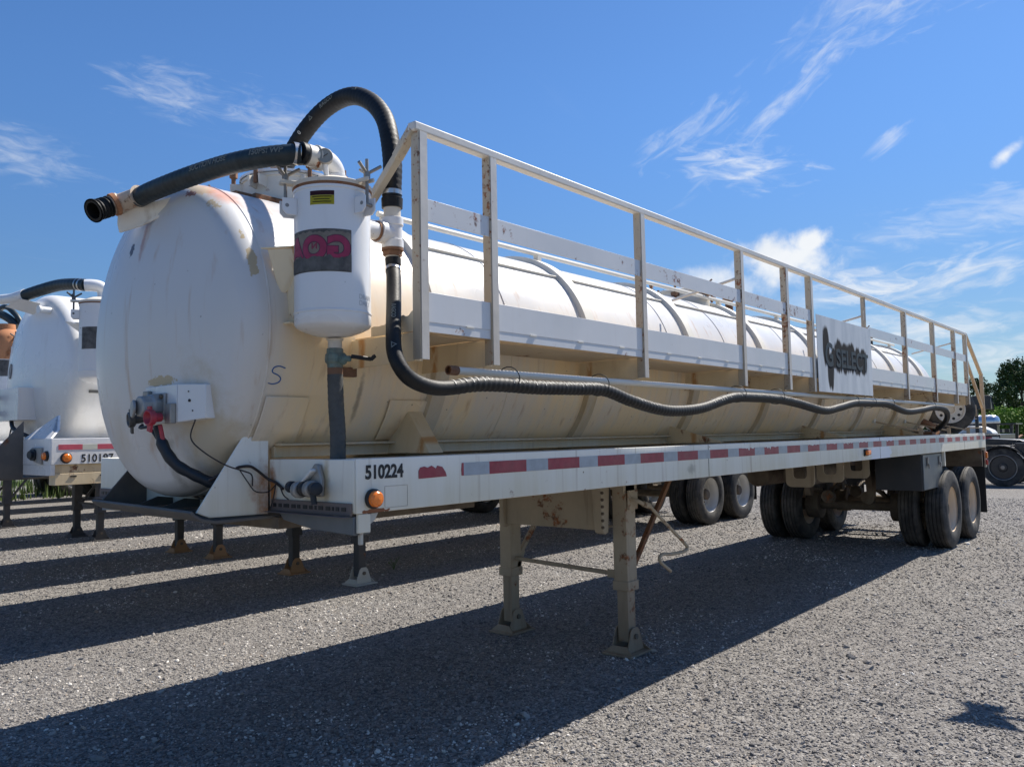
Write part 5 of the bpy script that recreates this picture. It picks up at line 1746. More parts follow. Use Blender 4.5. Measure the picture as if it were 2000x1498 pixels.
def main_running_gear(T):
    for y in (0.66, 1.78):
        landing_leg(T, 3.02, y, 'gear_tan', 1.30, 'gear_tan')
    b = nb()
    bx(b, (2.86, 0.80, 0.90), (2.868, 1.68, 1.292))
    bx(b, (2.8685, 0.80, 0.90), (3.10, 1.68, 0.912))
    obj('gear_box_panel', b, 'gear_tan', T, 0.006)
    for (ya, yb) in ((0.722, 0.80), (1.68, 1.718)):
        b = nb()
        prism(b, [(2.83, ya, 0.93), (2.84, ya, 0.885), (2.87, ya, 0.872), (2.905, ya, 0.885), (2.93, ya, 1.25), (2.80, ya, 1.292), (2.80, ya, 1.25)], (0, yb - ya, 0))
        hp = obj('hanger_plate', b, 'gear_tan', T, 0.005)
    for yy in (0.70, 1.70):
        b = nb()
        for k in range(7):
            z = 0.93 + k * 0.05
            lathe(b, (2.805 if yy < 1 else 2.955, yy, z), (-1, 0, 0), [(0, 0.012), (0.012, 0.012), (0.014, 0.006)], 6)
        pieces('hanger_bolt', b, 'under_brown', T)
    b = nb()
    prism(b, [(2.93, 0.60, 1.292), (2.93, 0.72, 1.292), (2.93, 0.72, 1.20), (2.93, 0.60, 1.17)], (0.18, 0, 0))
    obj('leg_head', b, 'gear_tan', T)
    b = nb()
    cyl(b, (3.02, 0.72, 0.565), (3.02, 1.72, 0.60), 0.017, 12)
    bx(b, (2.99, 0.70, 0.54), (3.0, 0.80, 0.60))
    obj('cross_shaft', b, 'gear_tan', T)
    for y in (0.66, 1.78):
        b = nb()
        bar(b, (3.07, y, 0.55), (3.75, y, 1.28), 0.035, 0.035)
        bar(b, (3.05, y + (0.05 if y < 1 else -0.05), 0.52), (3.12, y + (0.05 if y < 1 else -0.05), 0.66), 0.02, 0.05)
        obj('gear_brace', b, 'gear_tan' if y > 1 else 'rusty', T, 0.003)
    # crank handle
    b = nb()
    sweep(b, spline([(2.99, 0.595, 1.13), (3.0, 0.53, 1.115), (3.05, 0.51, 1.09)], 0.01), 0.015, 10)
    sweep(b, [V(p) for p in ((3.05, 0.505, 1.09), (3.119, 0.5, 1.07))], 0.022, 10)
    sweep(b, spline([(3.119, 0.5, 1.07), (3.40, 0.5, 0.89), (3.64, 0.5, 0.735), (3.672, 0.5, 0.70), (3.62, 0.5, 0.678), (3.42, 0.5, 0.682), (3.29, 0.5, 0.695), (3.245, 0.5, 0.675), (3.262, 0.5, 0.64), (3.404, 0.5, 0.555)], 0.012), 0.0135, 10)
    obj('crank_handle', b, 'gear_tan', T)
    b = nb()
    prism(b, [(2.955, 0.588, 1.05), (3.085, 0.588, 1.05), (3.085, 0.588, 1.19), (2.955, 0.588, 1.19)], (0, -0.012, 0))
    obj('gear_plate', b, 'gear_tan', T, 0.003)
    # tandem axles
    for x in (10.05, 11.29):
        for (y, s) in ((0.085, -1), (0.42, 1), (2.02, -1), (2.355, 1)):
            wheel(T, x, y, s, 'rim_tan')
        b = nb()
        cyl(b, (x, 0.3, 0.52), (x, 2.14, 0.52), 0.065, 16)
        lathe(b, (x, 0.62, 0.52), (0, 1, 0), [(-0.08, 0.20), (0.10, 0.20)], 24)
        lathe(b, (x, 1.74, 0.52), (0, 1, 0), [(-0.02, 0.20), (0.16, 0.20)], 24)
        obj('axle', b, 'under_brown', T)
    # suspension: beams, springs, hangers
    for y in (0.80, 1.64):
        b = nb()
        bx(b, (8.9, y - 0.05, 1.06), (12.4, y + 0.05, 1.262))
        for x in (9.35, 10.67, 12.0):
            prism(b, [(x - 0.12, y - 0.04, 1.055), (x + 0.12, y - 0.04, 1.055), (x + 0.06, y - 0.04, 0.70), (x - 0.06, y - 0.04, 0.70)], (0, 0.08, 0))
        for x in (10.05, 11.29):
            for k in range(4):
                w = 0.62 - k * 0.12
                prism(b, [(x - w, y - 0.035, 0.80 - k * 0.016), (x, y - 0.035, 0.66 - k * 0.016), (x + w, y - 0.035, 0.80 - k * 0.016), (x + w, y - 0.035, 0.812 - k * 0.016), (x, y - 0.035, 0.674 - k * 0.016), (x - w, y - 0.035, 0.812 - k * 0.016)], (0, 0.07, 0))
        obj('suspension', b, 'under_brown', T)
    b = nb()
    for (x, y) in ((9.72, 0.95), (9.72, 1.5), (10.95, 0.95), (10.95, 1.5)):
        lathe(b, (x, y, 0.66), (-1, 0, 0.1), [(-0.06, 0.05), (-0.05, 0.09), (0.05, 0.09), (0.06, 0.05)], 20)
    pieces('brake_chamber', b, 'under_brown', T)
    # U-shaped cut plates below the frame
    for x in (6.5, 7.42, 8.35):
        b = nb()
        yc, zt, zb, hw = 0.665, 1.26, 1.005, 0.155
        outer, inner = [], []
        n = 6
        def rnd(cx_, cz_, r_, a0, a1):
            return [(cx_ + r_ * math.cos(a), cz_ + r_ * math.sin(a)) for a in np.linspace(a0, a1, n)]
        O = rnd(yc - hw + 0.06, zb + 0.06, 0.06, math.pi, 1.5 * math.pi) + rnd(yc + hw - 0.06, zb + 0.06, 0.06, 1.5 * math.pi, 2 * math.pi)
        I = rnd(yc - 0.075 + 0.04, zb + 0.13, 0.04, math.pi, 1.5 * math.pi) + rnd(yc + 0.075 - 0.04, zb + 0.13, 0.04, 1.5 * math.pi, 2 * math.pi)
        loopO = [(yc - hw, zt)] + O + [(yc + hw, zt)]
        loopI = [(yc - 0.075, zt)] + I + [(yc + 0.075, zt)]
        for xo in (x, x + 0.012):
            pass
        vo = [[b.verts.new((xx, p[0], p[1])) for p in loopO] for xx in (x, x + 0.012)]
        vi = [[b.verts.new((xx, p[0], p[1])) for p in loopI] for xx in (x, x + 0.012)]
        m = len(loopO)
        for i in range(m - 1):
            for k in (0, 1):
                b.faces.new((vo[k][i], vo[k][i + 1], vi[k][i + 1], vi[k][i]))
            b.faces.new((vo[0][i], vo[0][i + 1], vo[1][i + 1], vo[1][i]))
            b.faces.new((vi[0][i], vi[0][i + 1], vi[1][i + 1], vi[1][i]))
        bx(b, (x, yc - hw, zt), (x + 0.012, yc + hw, zt + 0.03))
        obj('cut_plate', b, 'gear_tan', T)
    b = nb()
    bx(b, (5.6, 0.55, 1.262), (9.5, 0.80, 1.292))
    cyl(b, (7.2, 1.0, 1.08), (8.8, 1.0, 1.08), 0.13, 20)
    cyl(b, (7.2, 1.45, 1.08), (8.8, 1.45, 1.08), 0.13, 20)
    obj('air_tank', b, 'under_brown', T)
    # toolbox
    b = nb(); bx(b, (9.02, 0.10, 0.83), (9.92, 0.62, 1.292)) if False else bx(b, (8.95, 0.062, 0.825), (9.93, 0.62, 1.285))
    tb = obj('toolbox', b, 'toolbox_dark', T, 0.006)
    b = nb(); bx(b, (8.965, 0.044, 0.835), (9.915, 0.0605, 1.275))
    obj('toolbox_door', b, 'toolbox_door', tb, 0.004)
    for x in (9.15, 9.75):
        b = nb(); bx(b, (x - 0.03, 0.026, 1.13), (x + 0.03, 0.0435, 1.24))
        bx(b, (x - 0.018, 0.014, 1.10), (x + 0.018, 0.0255, 1.16))
        obj('latch', b, 'steel_dull', tb, 0.003)
    b = nb(); bx(b, (9.94, 0.015, 1.10), (9.99, 0.05, 1.292)); 
    obj('box_hanger', b, 'frame_white', T)
    # mud flaps + tail lamp bracket
    for y in (0.0, 1.84):
        b = nb(); bx(b, (12.42, y, 0.28), (12.43, y + 0.60, 1.25))
        obj('mud_flap', b, 'black_plastic', T)
    b = nb(); bx(b, (12.571, 0.0, 0.98), (12.60, 0.16, 1.50))
    tl = obj('tail_bracket', b, 'frame_white', T, 0.004)
    b = nb(); bx(b, (12.52, -0.03, 1.12), (12.569, -0.001, 1.22))
    obj('lens', b, 'amber', tl, 0.01)
    b = nb(); bx(b, (12.52, -0.028, 1.02), (12.569, -0.001, 1.10))
    obj('lens', b, 'lamp_red', tl, 0.01)
    b = nb(); bx(b, (L_ - 0.0, 0.17, 1.30), (L_ + 0.03, 2.44, 1.50))
    obj('rear_beam', b, 'frame_white', T)
    b = nb(); bx(b, (12.3, 0.0085, 1.0), (12.34, 2.40, 1.28))
    obj('tail_panel', b, 'under_brown', T)
    # spare wheel standing on the rear deck, faces forward
    b = nb()
    ax = V((-0.93, -0.36, 0.0)).normalized()
    c = V((11.78, 0.33, 1.895))
    r0 = 0.36
    pr = [(0.115, 0.205), (0.125, 0.24), (0.118, 0.30), (0.10, 0.345), (0.06, r0), (-0.06, r0), (-0.10, 0.345), (-0.118, 0.30), (-0.125, 0.24), (-0.115, 0.205)]
    lathe(b, c, ax, pr, 40, caps=False)
    tyre = obj('spare_wheel', b, 'tyre', T, ang=50)
    b = nb()
    lathe(b, c, ax, [(0.115, 0.205), (0.128, 0.213), (0.135, 0.206), (0.125, 0.190), (0.10, 0.182), (0.10, 0.10), (0.118, 0.095), (0.118, 0.072), (0.07, 0.07), (0.06, 0.0)], 40, caps=False)
    rim = obj('rim', b, 'rim_white', tyre)
    u_, w_, d_ = frame_of(ax)
    b = nb()
    for k in range(10):
        a = 2 * math.pi * k / 10
        p = c + d_ * 0.1005 + (u_ * math.cos(a) + w_ * math.sin(a)) * 0.150
        lathe(b, p, d_, [(0, 0.022), (0.001, 0.022)], 12)
    obj('hand_hole', b, 'black_plastic', rim) if False else pieces('hand_hole', b, 'black_plastic', tyre)
    # valve rods with forks along the rear deck
    for (xa, xb) in ((8.75, 9.07), (10.15, 10.556), (11.30, 11.80)):
        b = nb()
        cyl(b, (xa, 0.56, 1.71), (xb, 0.09, 1.575), 0.009, 8)
        cyl(b, (xa + (xb - xa) * 0.62, 0.56 - 0.47 * 0.62, 1.71 - 0.135 * 0.62), (xb, 0.09, 1.575), 0.014, 8)
        rod = obj('valve_rod', b, 'post_tan', T)
        b = nb()
        lathe(b, (xa - 0.02, 0.60, 1.715), (0.3, -1, 0), [(-0.05, 0.02), (0.0, 0.045), (0.02, 0.045), (0.03, 0.02)], 12)
        bx(b, (xa - 0.03, 0.53, 1.69), (xa + 0.03, 0.555, 1.74))
        obj('valve_body', b, 'rim_white', rod)
        b = nb()
        for dx in (-0.025, 0.02):
            bx(b, (xb + dx, 0.06, 1.5205), (xb + dx + 0.008, 0.10, 1.615))
        obj('fork', b, 'post_tan', rod)
    # rear outlet pipework
    b = nb()
    sweep(b, spline([(10.9, 0.62, 1.75), (11.0, 0.50, 1.70), (11.1, 0.40, 1.62), (11.15, 0.38, 1.54)], 0.02), 0.05, 14)
    bx(b, (10.8, 0.35, 1.511), (11.25, 0.6, 1.56))
    obj('rear_outlet', b, 'rusty', T)


L_ = 12.57
main_running_gear(T)


def crown_fittings(T):
    """manways along the crown"""
    for x in (5.05, 9.9):
        b = nb()
        lathe(b, (x, 1.22, 0), (0, 0, 1), [(2.80, 0.27), (2.97, 0.27), (2.972, 0.29), (2.99, 0.29), (3.0, 0.25), (3.02, 0.1), (3.022, 0)], 32, caps=False)
        mw = obj('manway', b, 'lid_white', T)
        b = nb()
        for k in range(6):
            a = k * 1.047 + 0.3
            p = V((x + 0.31 * math.cos(a), 1.22 + 0.31 * math.sin(a), 0))
            cyl(b, p + V((0, 0, 2.9)), p + V((0, 0, 3.07)), 0.012, 8)
            q = V((math.cos(a + 1), math.sin(a + 1), 0))
            cyl(b, p + V((0, 0, 3.03)), p + q * 0.06 + V((0, 0, 3.08)), 0.009, 6)
            cyl(b, p + V((0, 0, 3.03)), p - q * 0.06 + V((0, 0, 3.07)), 0.009, 6)
            bx(b, (p.x - 0.03, p.y - 0.03, 2.92), (p.x + 0.03, p.y + 0.03, 2.955))
        obj('manway_bolt', b, 'rusty', mw)
    b = nb()
    lathe(b, (5.75, 1.05, 0), (0, 0, 1), [(2.80, 0.04), (2.98, 0.04), (2.985, 0.065), (3.02, 0.065)], 16)
    obj('relief_valve', b, 'rusty', T)
    b = nb()
    lathe(b, (10.6, 1.1, 0), (0, 0, 1), [(2.80, 0.05), (3.05, 0.05), (3.06, 0.07), (3.12, 0.07), (3.13, 0.03)], 16)
    obj('relief_valve', b, 'black_paint', T)


crown_fittings(T)


# ================================================================== NEIGHBOUR TRAILERS
def other_trailer(x0, y0, label, zl=0.0, full=True, leg=3.39, axl=(10.72, 12.02), leg_mat='gear_dark', boots=('gear_boot_white', 'gear_boot_orange'),
                  number=None, can=True, can_mats=('canister_speckled', 'lid_white'), halfw=1.22, ln=12.6, legy=(0.56, 1.81), rim='rim_white', hoses=True, dark=False, wheelsn=8):
    T = thing('tank_trailer', label, 'trailer', (x0, y0, 0), 0, 'tank trailers parked side by side')
    YC, ZC, RR = 1.22, 2.16 + zl, 0.79
    wid = halfw * 2
    tank = obj('tank', tank_bm(0.41, ln - 1.2, YC, ZC, RR, 0.27, 64), 'tank_white_clean', T, ang=60)
    for k in range(8):
        obj('baffle_ring', ring_bm(1.15 + 1.43 * k, 0.11, 0.032, YC, ZC, RR, 48), 'frame_white_clean', tank, ang=30)
    zt, zb = 1.652, 1.452
    yn, yf = YC - halfw, YC + halfw
    for (ya, d) in ((yn, 1), (yf, -1)):
        b = nb()
        bx(b, (0, min(ya, ya + d * 0.09), zb), (ln, max(ya, ya + d * 0.09), zt))
        rl = obj('side_rail', b, 'frame_white_clean', T, 0.004)
        if d == 1:
            near = rl
        b = nb()
        bx(b, (0.0, min(ya + d * 0.02, ya + d * 0.10), 1.385), (ln, max(ya + d * 0.02, ya + d * 0.10), zb - 0.001))
        bx(b, (0.03, min(ya + d * 0.002, ya + d * 0.12), 1.295), (ln, max(ya + d * 0.002, ya + d * 0.12), 1.384))
        obj('lower_rail', b, 'bracket_cream', T, 0.003)
    if full:
        reflectors(near, 0.05, 3.2, 1.565, 1.605, yn - 0.0008, 0.62, ('tape_pink', 'tape_white'))
    b = nb()
    bx(b, (0.3, YC - 0.66, 1.30), (ln - 0.3, YC - 0.58, 1.60)); bx(b, (0.3, YC + 0.58, 1.30), (ln - 0.3, YC + 0.66, 1.60))
    for k in range(15):
        bx(b, (0.9 + k * 0.78, yn + 0.13, 1.40), (0.95 + k * 0.78, YC - 0.665, 1.5)); bx(b, (0.9 + k * 0.78, YC + 0.665, 1.40), (0.95 + k * 0.78, yf - 0.13, 1.5))
    obj('main_beam', b, 'under_brown', T)
    b = nb()
    bx(b, (0.25, yn + 0.095, 1.62), (ln, YC - 0.45, 1.63)); bx(b, (0.25, YC + 0.45, 1.62), (ln, yf - 0.095, 1.63))
    obj('deck_plate', b, 'frame_white_clean', T)
    # nose
    b = nb()
    bx(b, (-0.004, yn + 0.002, 1.452), (0.03, yn + 0.57, 1.650))
    bx(b, (-0.002, yn + 0.002, 1.37), (0.03, yn + 0.57, 1.4515))
    prism(b, [(0.0, yn + 0.02, 1.653), (0.0, yn + 0.60, 1.653), (0.16, yn + 0.62, 1.70), (0.16, yn + 0.32, 1.84), (0.10, yn + 0.16, 1.72)], (0.02, 0, 0.002))
    obj('front_beam', b, 'frame_white_clean', T, 0.004)
    b = nb(); bx(b, (-0.004, yf - 0.57, 1.37), (0.03, yf - 0.002, 1.650))
    obj('front_beam', b, 'frame_white_clean', T, 0.004)
    b = nb()
    for yy in (yn + 0.575, yf - 0.587):
        prism(b, [(-0.38, yy, 1.36), (0.0, yy, 1.33), (0.0, yy, 1.80)], (0, 0.012, 0))
    bx(b, (-0.40, yn + 0.59, 1.33), (1.2, yf - 0.59, 1.345))
    obj('coupler_pan', b, 'pan_dark', T)
    # landing gear
    for k, yy in enumerate(legy):
        landing_leg(T, leg, yy, leg_mat, 1.42, boots[k])
    b = nb()
    cyl(b, (leg, legy[0], 0.60), (leg, legy[1], 0.60), 0.018, 8)
    for yy in legy:
        bar(b, (leg + 0.05, yy, 0.55), (leg + 0.7, yy, 1.4), 0.035, 0.035)
    bx(b, (leg - 0.1, legy[0] + 0.07, 1.15), (leg + 0.1, legy[1] - 0.07, 1.38))
    obj('gear_brace', b, leg_mat, T)
    for x in axl:
        for (y, s) in ((yn + 0.10, -1), (yn + 0.43, 1), (yf - 0.43, -1), (yf - 0.10, 1)):
            wheel(T, x, y, s, rim, detail=full)
        b = nb(); cyl(b, (x, yn + 0.3, 0.52), (x, yf - 0.3, 0.52), 0.065, 12)
        obj('axle', b, 'under_brown', T)
    b = nb()
    for yy in (YC - 0.5, YC + 0.42):
        bx(b, (axl[0] - 0.9, yy, 0.75), (axl[1] + 0.9, yy + 0.08, 1.29))
    obj('suspension', b, 'under_brown', T)
    for yy in (yn + 0.02, yf - 0.62):
        b = nb(); bx(b, (axl[1] + 0.66, yy, 0.30), (axl[1] + 0.67, yy + 0.6, 1.29))
        obj('mud_flap', b, 'black_plastic', T)
    if can:
        cx, cy, r = 0.44, yn + 0.22, 0.160
        cn = canister_group(T, cx, cy, 2.76, 2.14, r, can_mats, main=False)
        patch(cx, cy, r, R(233), 2.46, -0.12, 0.10, lambda x: -0.09, lambda x: 0.09, 16, 0.0006, 'sticker_grey', cn, 'sticker_scar')
        b = nb()
        prism(b, [(0.25, yn + 0.46, 2.62), (0.5, yn + 0.36, 2.62), (0.5, yn + 0.46, 2.45)], (0.02, 0, 0))
        bx(b, (0.30, yn + 0.36, 2.60), (0.62, yn + 0.50, 2.61))
        obj('canister_shelf', b, 'frame_white_clean', T)
    if hoses:
        b = nb()
        sweep(b, spline([(0.46, yn + 0.22, 2.78), (0.46, yn + 0.22, 2.86), (0.43, yn + 0.22, 2.90), (0.38, yn + 0.24, 2.91), (0.33, yn + 0.27, 2.908)], 0.01), 0.05, 18)
        obj('pipe_elbow', b, 'canister_white', T)
        pth = spline([(0.34, yn + 0.26, 2.908), (0.31, yn + 0.42, 2.935), (0.28, yn + 0.68, 2.958), (0.22, yn + 0.92, 2.94), (0.15, yn + 1.10, 2.905)], 0.012)
        b = nb(); sweep(b, pth, lambda s: 0.050 + 0.0008 * math.sin(s * 400), 20)
        obj('suction_hose', b, 'rubber_hose_teal', T)
        b = nb(); lathe(b, pth[4], pth[6] - pth[4], [(0, 0.053), (0.02, 0.053)], 20, caps=False)
        lathe(b, pth[8], pth[10] - pth[8], [(0, 0.053), (0.015, 0.053)], 20, caps=False)
        obj('hose_clamp', b, 'clamp_steel', T)
        b = nb(); sweep(b, spline([(0.16, yn + 1.08, 2.91), (0.11, yn + 1.22, 2.895), (0.06, yn + 1.42, 2.90), (0.02, yn + 1.70, 2.91)], 0.01), lambda s: 0.055 - 0.012 * min(1, s / 0.2), 18)
        prism(b, [(0.10, yn + 1.05, 2.87), (0.24, yn + 1.0, 2.84), (0.28, yn + 1.2, 2.76), (0.10, yn + 1.4, 2.84)], (0.01, 0, 0))
        obj('pipe_wye', b, 'frame_white_clean', T)
        b = nb(); lathe(b, (0.24, yn + 0.88, 2.765), (-1, -0.1, 0), [(-0.05, 0.03), (0.03, 0.028), (0.035, 0.036), (0.05, 0.036)], 16)
        obj('vent_stub', b, 'frame_white_clean', T)
    return T, near, yn


T2, near2, yn2 = other_trailer(0.28, 4.0, 'cleaner white tank trailer numbered 510197, second in the row behind the nearest one')
# second trailer's numbers and lamps
b = nb()
bm2 = text_bm('510197', 0.085, 0.0016, 0.0012, 1.06)
for v in bm2.verts:
    c = v.co.copy(); v.co = V((0.215 + c.x * 0.92, -0.0008 - c.z, 1.468 + c.y))
obj('fleet_number', bm2, 'letter_black', near2)


def lamp_round(root, c, d, r, lens, name='marker_lamp', flat=1.0):
    b = nb()
    lathe(b, c, d, [(0, r * 1.3), (0.012, r * 1.3), (0.016, r * 1.1)], 24)
    o = obj(name, b, 'black_plastic', root)
    b = nb()
    lathe(b, V(c) + V(d) * 0.0165, d, [(0, r), (0.01, r * 0.97), (0.018, r * 0.7), (0.02, 0)], 24, caps=False)
    obj('lens', b, lens, o)
    return o


lamp_round(T2, (0.105, -0.002, 1.503), (0, -1, 0), 0.032, 'amber')
lamp_round(T2, (-0.006, 0.065, 1.52), (-1, 0, 0), 0.030, 'amber')
b = nb()
prism(b, [(-0.006, 0.14, 1.455), (-0.006, 0.14, 1.585), (-0.006, 0.32, 1.585), (-0.006, 0.38, 1.55), (-0.006, 0.37, 1.50), (-0.006, 0.30, 1.48)], (-0.02, 0, 0))
pod2 = obj('socket_bracket', b, 'glad_grey', T2, 0.004)
b = nb(); lathe(b, (-0.027, 0.265, 1.53), (-1, -0.2, 0), [(0, 0.045), (0.02, 0.045), (0.022, 0.03), (0.04, 0.03)], 20)
obj('rubber_plug', b, 'loom_blue', pod2)
b = nb()
bx(b, (0.08, 0.97, 1.82), (0.28, 1.50, 2.10))
cb2 = obj('connector_box', b, 'canister_white', T2, 0.004)
gladhand(T2, (0.07, 1.44, 2.03), (-1, 0.1, 0), 'glad_dark')
gladhand(T2, (0.07, 1.46, 1.89), (-1, 0.1, 0), 'glad_dark')
b = nb()
sweep(b, spline([(0.12, 1.24, 1.82), (0.10, 1.14, 1.76), (0.12, 1.04, 1.72), (0.16, 0.95, 1.68)], 0.012), 0.017, 10)
sweep(b, spline([(0.12, 1.20, 1.82), (0.08, 1.15, 1.65), (0.08, 1.02, 1.48), (0.12, 0.90, 1.37)], 0.012), 0.006, 8)
obj('cable_loom', b, 'loom_blue', T2)
b = nb()
for k in range(6):
    x = 0.14 + 0.22 * k
    bx(b, (x, -0.0035, 1.355), (x + 0.045, -0.0005 + 0.002, 1.366))
pieces('rail_slot', b, 'black_plastic', T2)
b = nb(); bx(b, (0.44, 0.43, 2.035), (0.80, 0.47, 2.06))
obj('flat_bar', b, 'glad_dark', T2, 0.002)
b = nb(); lathe(b, (0.222, 1.586, 2.28), (-1, 0.17, 0.06), [(0, 0.07), (0.012, 0.07)], 28)
obj('round_decal', b, 'sticker_grey', T2)

T3, _, _ = other_trailer(0.60, 7.2, 'white tank trailer with an orange rusty canister lid, third in the row', leg=3.22, legy=(0.64, 1.73), axl=(10.1, 11.4),
                         leg_mat='gear_dark', can_mats=('canister_white', 'rusty_orange'), halfw=1.18, full=False, rim='rim_white', boots=('gear_boot_orange', 'gear_boot_orange'))
b = nb(); lathe(b, (0.44, 0.26, 0), (0, 0, 1), [(2.56, 0.168), (2.60, 0.175), (2.80, 0.175), (2.86, 0.14), (2.90, 0.09), (2.96, 0.085)], 28)
obj('float_housing', b, 'rusty_orange', T3)
b = nb(); sweep(b, spline([(0.55, 0.3, 2.95), (0.5, 0.4, 3.05), (0.42, 0.6, 3.12), (0.3, 0.9, 3.05), (0.3, 1.1, 2.9)], 0.02), 0.045, 14)
sweep(b, spline([(0.60, 0.25, 2.95), (0.55, 0.35, 3.1), (0.5, 0.6, 3.2), (0.45, 1.0, 3.0)], 0.02), 0.03, 12)
obj('vacuum_hose', b, 'rubber_hose_teal', T3)
other_trailer(0.45, 11.05, 'white tank trailer on dark blue landing legs, fourth in the row', leg=3.3, legy=(0.45, 1.40), axl=(10.5, 11.8), full=False, halfw=1.0, hoses=False,
              boots=('gear_dark', 'gear_dark'))
other_trailer(0.30, 15.0, 'white tank trailer parked between the fourth and sixth, fifth in the row', leg=3.3, legy=(0.45, 1.40), axl=(8.7, 10.0), full=False, halfw=1.0, hoses=False, can=False,
              boots=('gear_dark', 'gear_dark'))
other_trailer(0.60, 18.3, 'white tank trailer parked far back, sixth in the row', leg=3.3, legy=(0.45, 1.40), axl=(8.2, 9.5), full=False, halfw=0.95, hoses=False, can=False,
              boots=('gear_dark', 'gear_dark'))
other_trailer(0.60, 21.6, 'white tank trailer parked farther back, seventh in the row', leg=3.3, legy=(0.45, 1.40), axl=(8.0, 9.3), full=False, halfw=0.95, hoses=False, can=False,
              boots=('gear_dark', 'gear_dark'))
other_trailer(0.60, 24.9, 'white tank trailer at the far end, last in the row', leg=3.3, legy=(0.45, 1.40), axl=(8.0, 9.3), full=False, halfw=1.1, hoses=False, can=False,
              boots=('gear_dark', 'gear_dark'))


# ================================================================== BACKGROUND VEHICLES
def tractor():
    T = thing('semi_tractor', 'black semi tractor chassis with bare wheels parked behind the near trailer', 'truck', (23.4, 1.55, 0), 0)
    def simple_wheel(x, y, s):
        b = nb()
        lathe(b, (x, y, 0.52), (s, 0, 0), [(-0.12, 0.30), (-0.125, 0.44), (-0.10, 0.51), (-0.06, 0.52), (0.06, 0.52), (0.10, 0.51), (0.125, 0.44), (0.118, 0.335)], 40, caps=False)
        w = obj('wheel', b, 'tyre', T)
        b = nb()
        lathe(b, (x, y, 0.52), (s, 0, 0), [(0.118, 0.332), (0.126, 0.328), (0.11, 0.31), (0.085, 0.30), (0.09, 0.12), (0.12, 0.10), (0.13, 0.0)], 40, caps=False)
        obj('rim', b, 'black_paint', w)
        b = nb()
        lathe(b, (x, y, 0.52), (s, 0, 0), [(0.127, 0.325), (0.131, 0.335), (0.127, 0.345)], 40, caps=False)
        lathe(b, (x, y, 0.52), (s, 0, 0), [(0.13, 0.05), (0.135, 0.05)], 12)
        obj('rim_line', b, 'steel_dull', w)
    for y in (0.0, 1.32):
        simple_wheel(0, y, -1)
        simple_wheel(2.0, y, 1)
    simple_wheel(0.1, 5.4, -1); simple_wheel(1.9, 5.4, 1)
    b = nb()
    bx(b, (0.35, -0.95, 0.85), (0.45, 5.9, 1.10)); bx(b, (1.55, -0.95, 0.85), (1.65, 5.9, 1.10))
    for y in (-0.9, 0.6, 2.2, 3.6, 5.2):
        bx(b, (0.452, y, 0.90), (1.548, y + 0.1, 1.05))
    obj('frame', b, 'black_paint', T, 0.005)
    b = nb()
    for i in range(14):
        a0, a1 = R(-10 + i * 13.5), R(-10 + (i + 1) * 13.5)
        v = [b.verts.new((xx, 0.60 * math.cos(a), 0.52 + 0.60 * math.sin(a))) for (xx, a) in ((-0.2, a0), (-0.2, a1), (0.3, a1), (0.3, a0))]
        b.faces.new(v)
    bmesh.ops.remove_doubles(b, verts=b.verts[:], dist=1e-4)
    bmesh.ops.solidify(b, geom=b.faces[:], thickness=0.02)
    obj('fender', b, 'black_paint', T)
    b = nb()
    prism(b, [(0.5, -0.62, 1.12), (0.5, 0.55, 1.12), (0.5, 0.45, 1.30), (0.5, -0.35, 1.26)], (1.0, 0, 0))
    obj('fifth_wheel', b, 'black_paint', T, 0.02)
    b = nb()
    prism(b, [(0.02, -0.28, 1.17), (0.02, -0.30, 0.92), (0.02, -0.42, 0.72), (0.02, -0.60, 0.62), (0.02, -1.3, 0.60), (0.02, -1.3, 1.17)], (0.28, 0, 0))
    sweep(b, spline([(0.0, -0.30, 1.12), (-0.10, -0.22, 1.10), (-0.06, -0.20, 0.95)], 0.03), 0.02, 8)
    obj('tail_box', b, 'black_paint', T, 0.01)
    b = nb(); prism(b, [(-0.005, -0.35, 0.93), (-0.005, -0.50, 0.78), (-0.005, -0.47, 0.75), (-0.005, -0.32, 0.90)], (0.02, 0, 0))
    obj('chrome_strip', b, 'alu', T)
    # low cab with hood, mostly hidden by the near trailer
    b = nb()
    prism(b, [(0.05, 3.4, 0.9), (0.05, 3.4, 2.0), (0.05, 3.6, 2.15), (0.05, 4.6, 2.15), (0.05, 5.0, 1.75), (0.05, 6.2, 1.6), (0.05, 6.3, 0.9)], (1.9, 0, 0))
    cab = obj('cab', b, 'black_paint', T, 0.05)
    b = nb(); bx(b, (0.035, 3.7, 1.6), (0.048, 4.5, 2.0))
    obj('side_window', b, 'black_plastic', cab)


tractor()


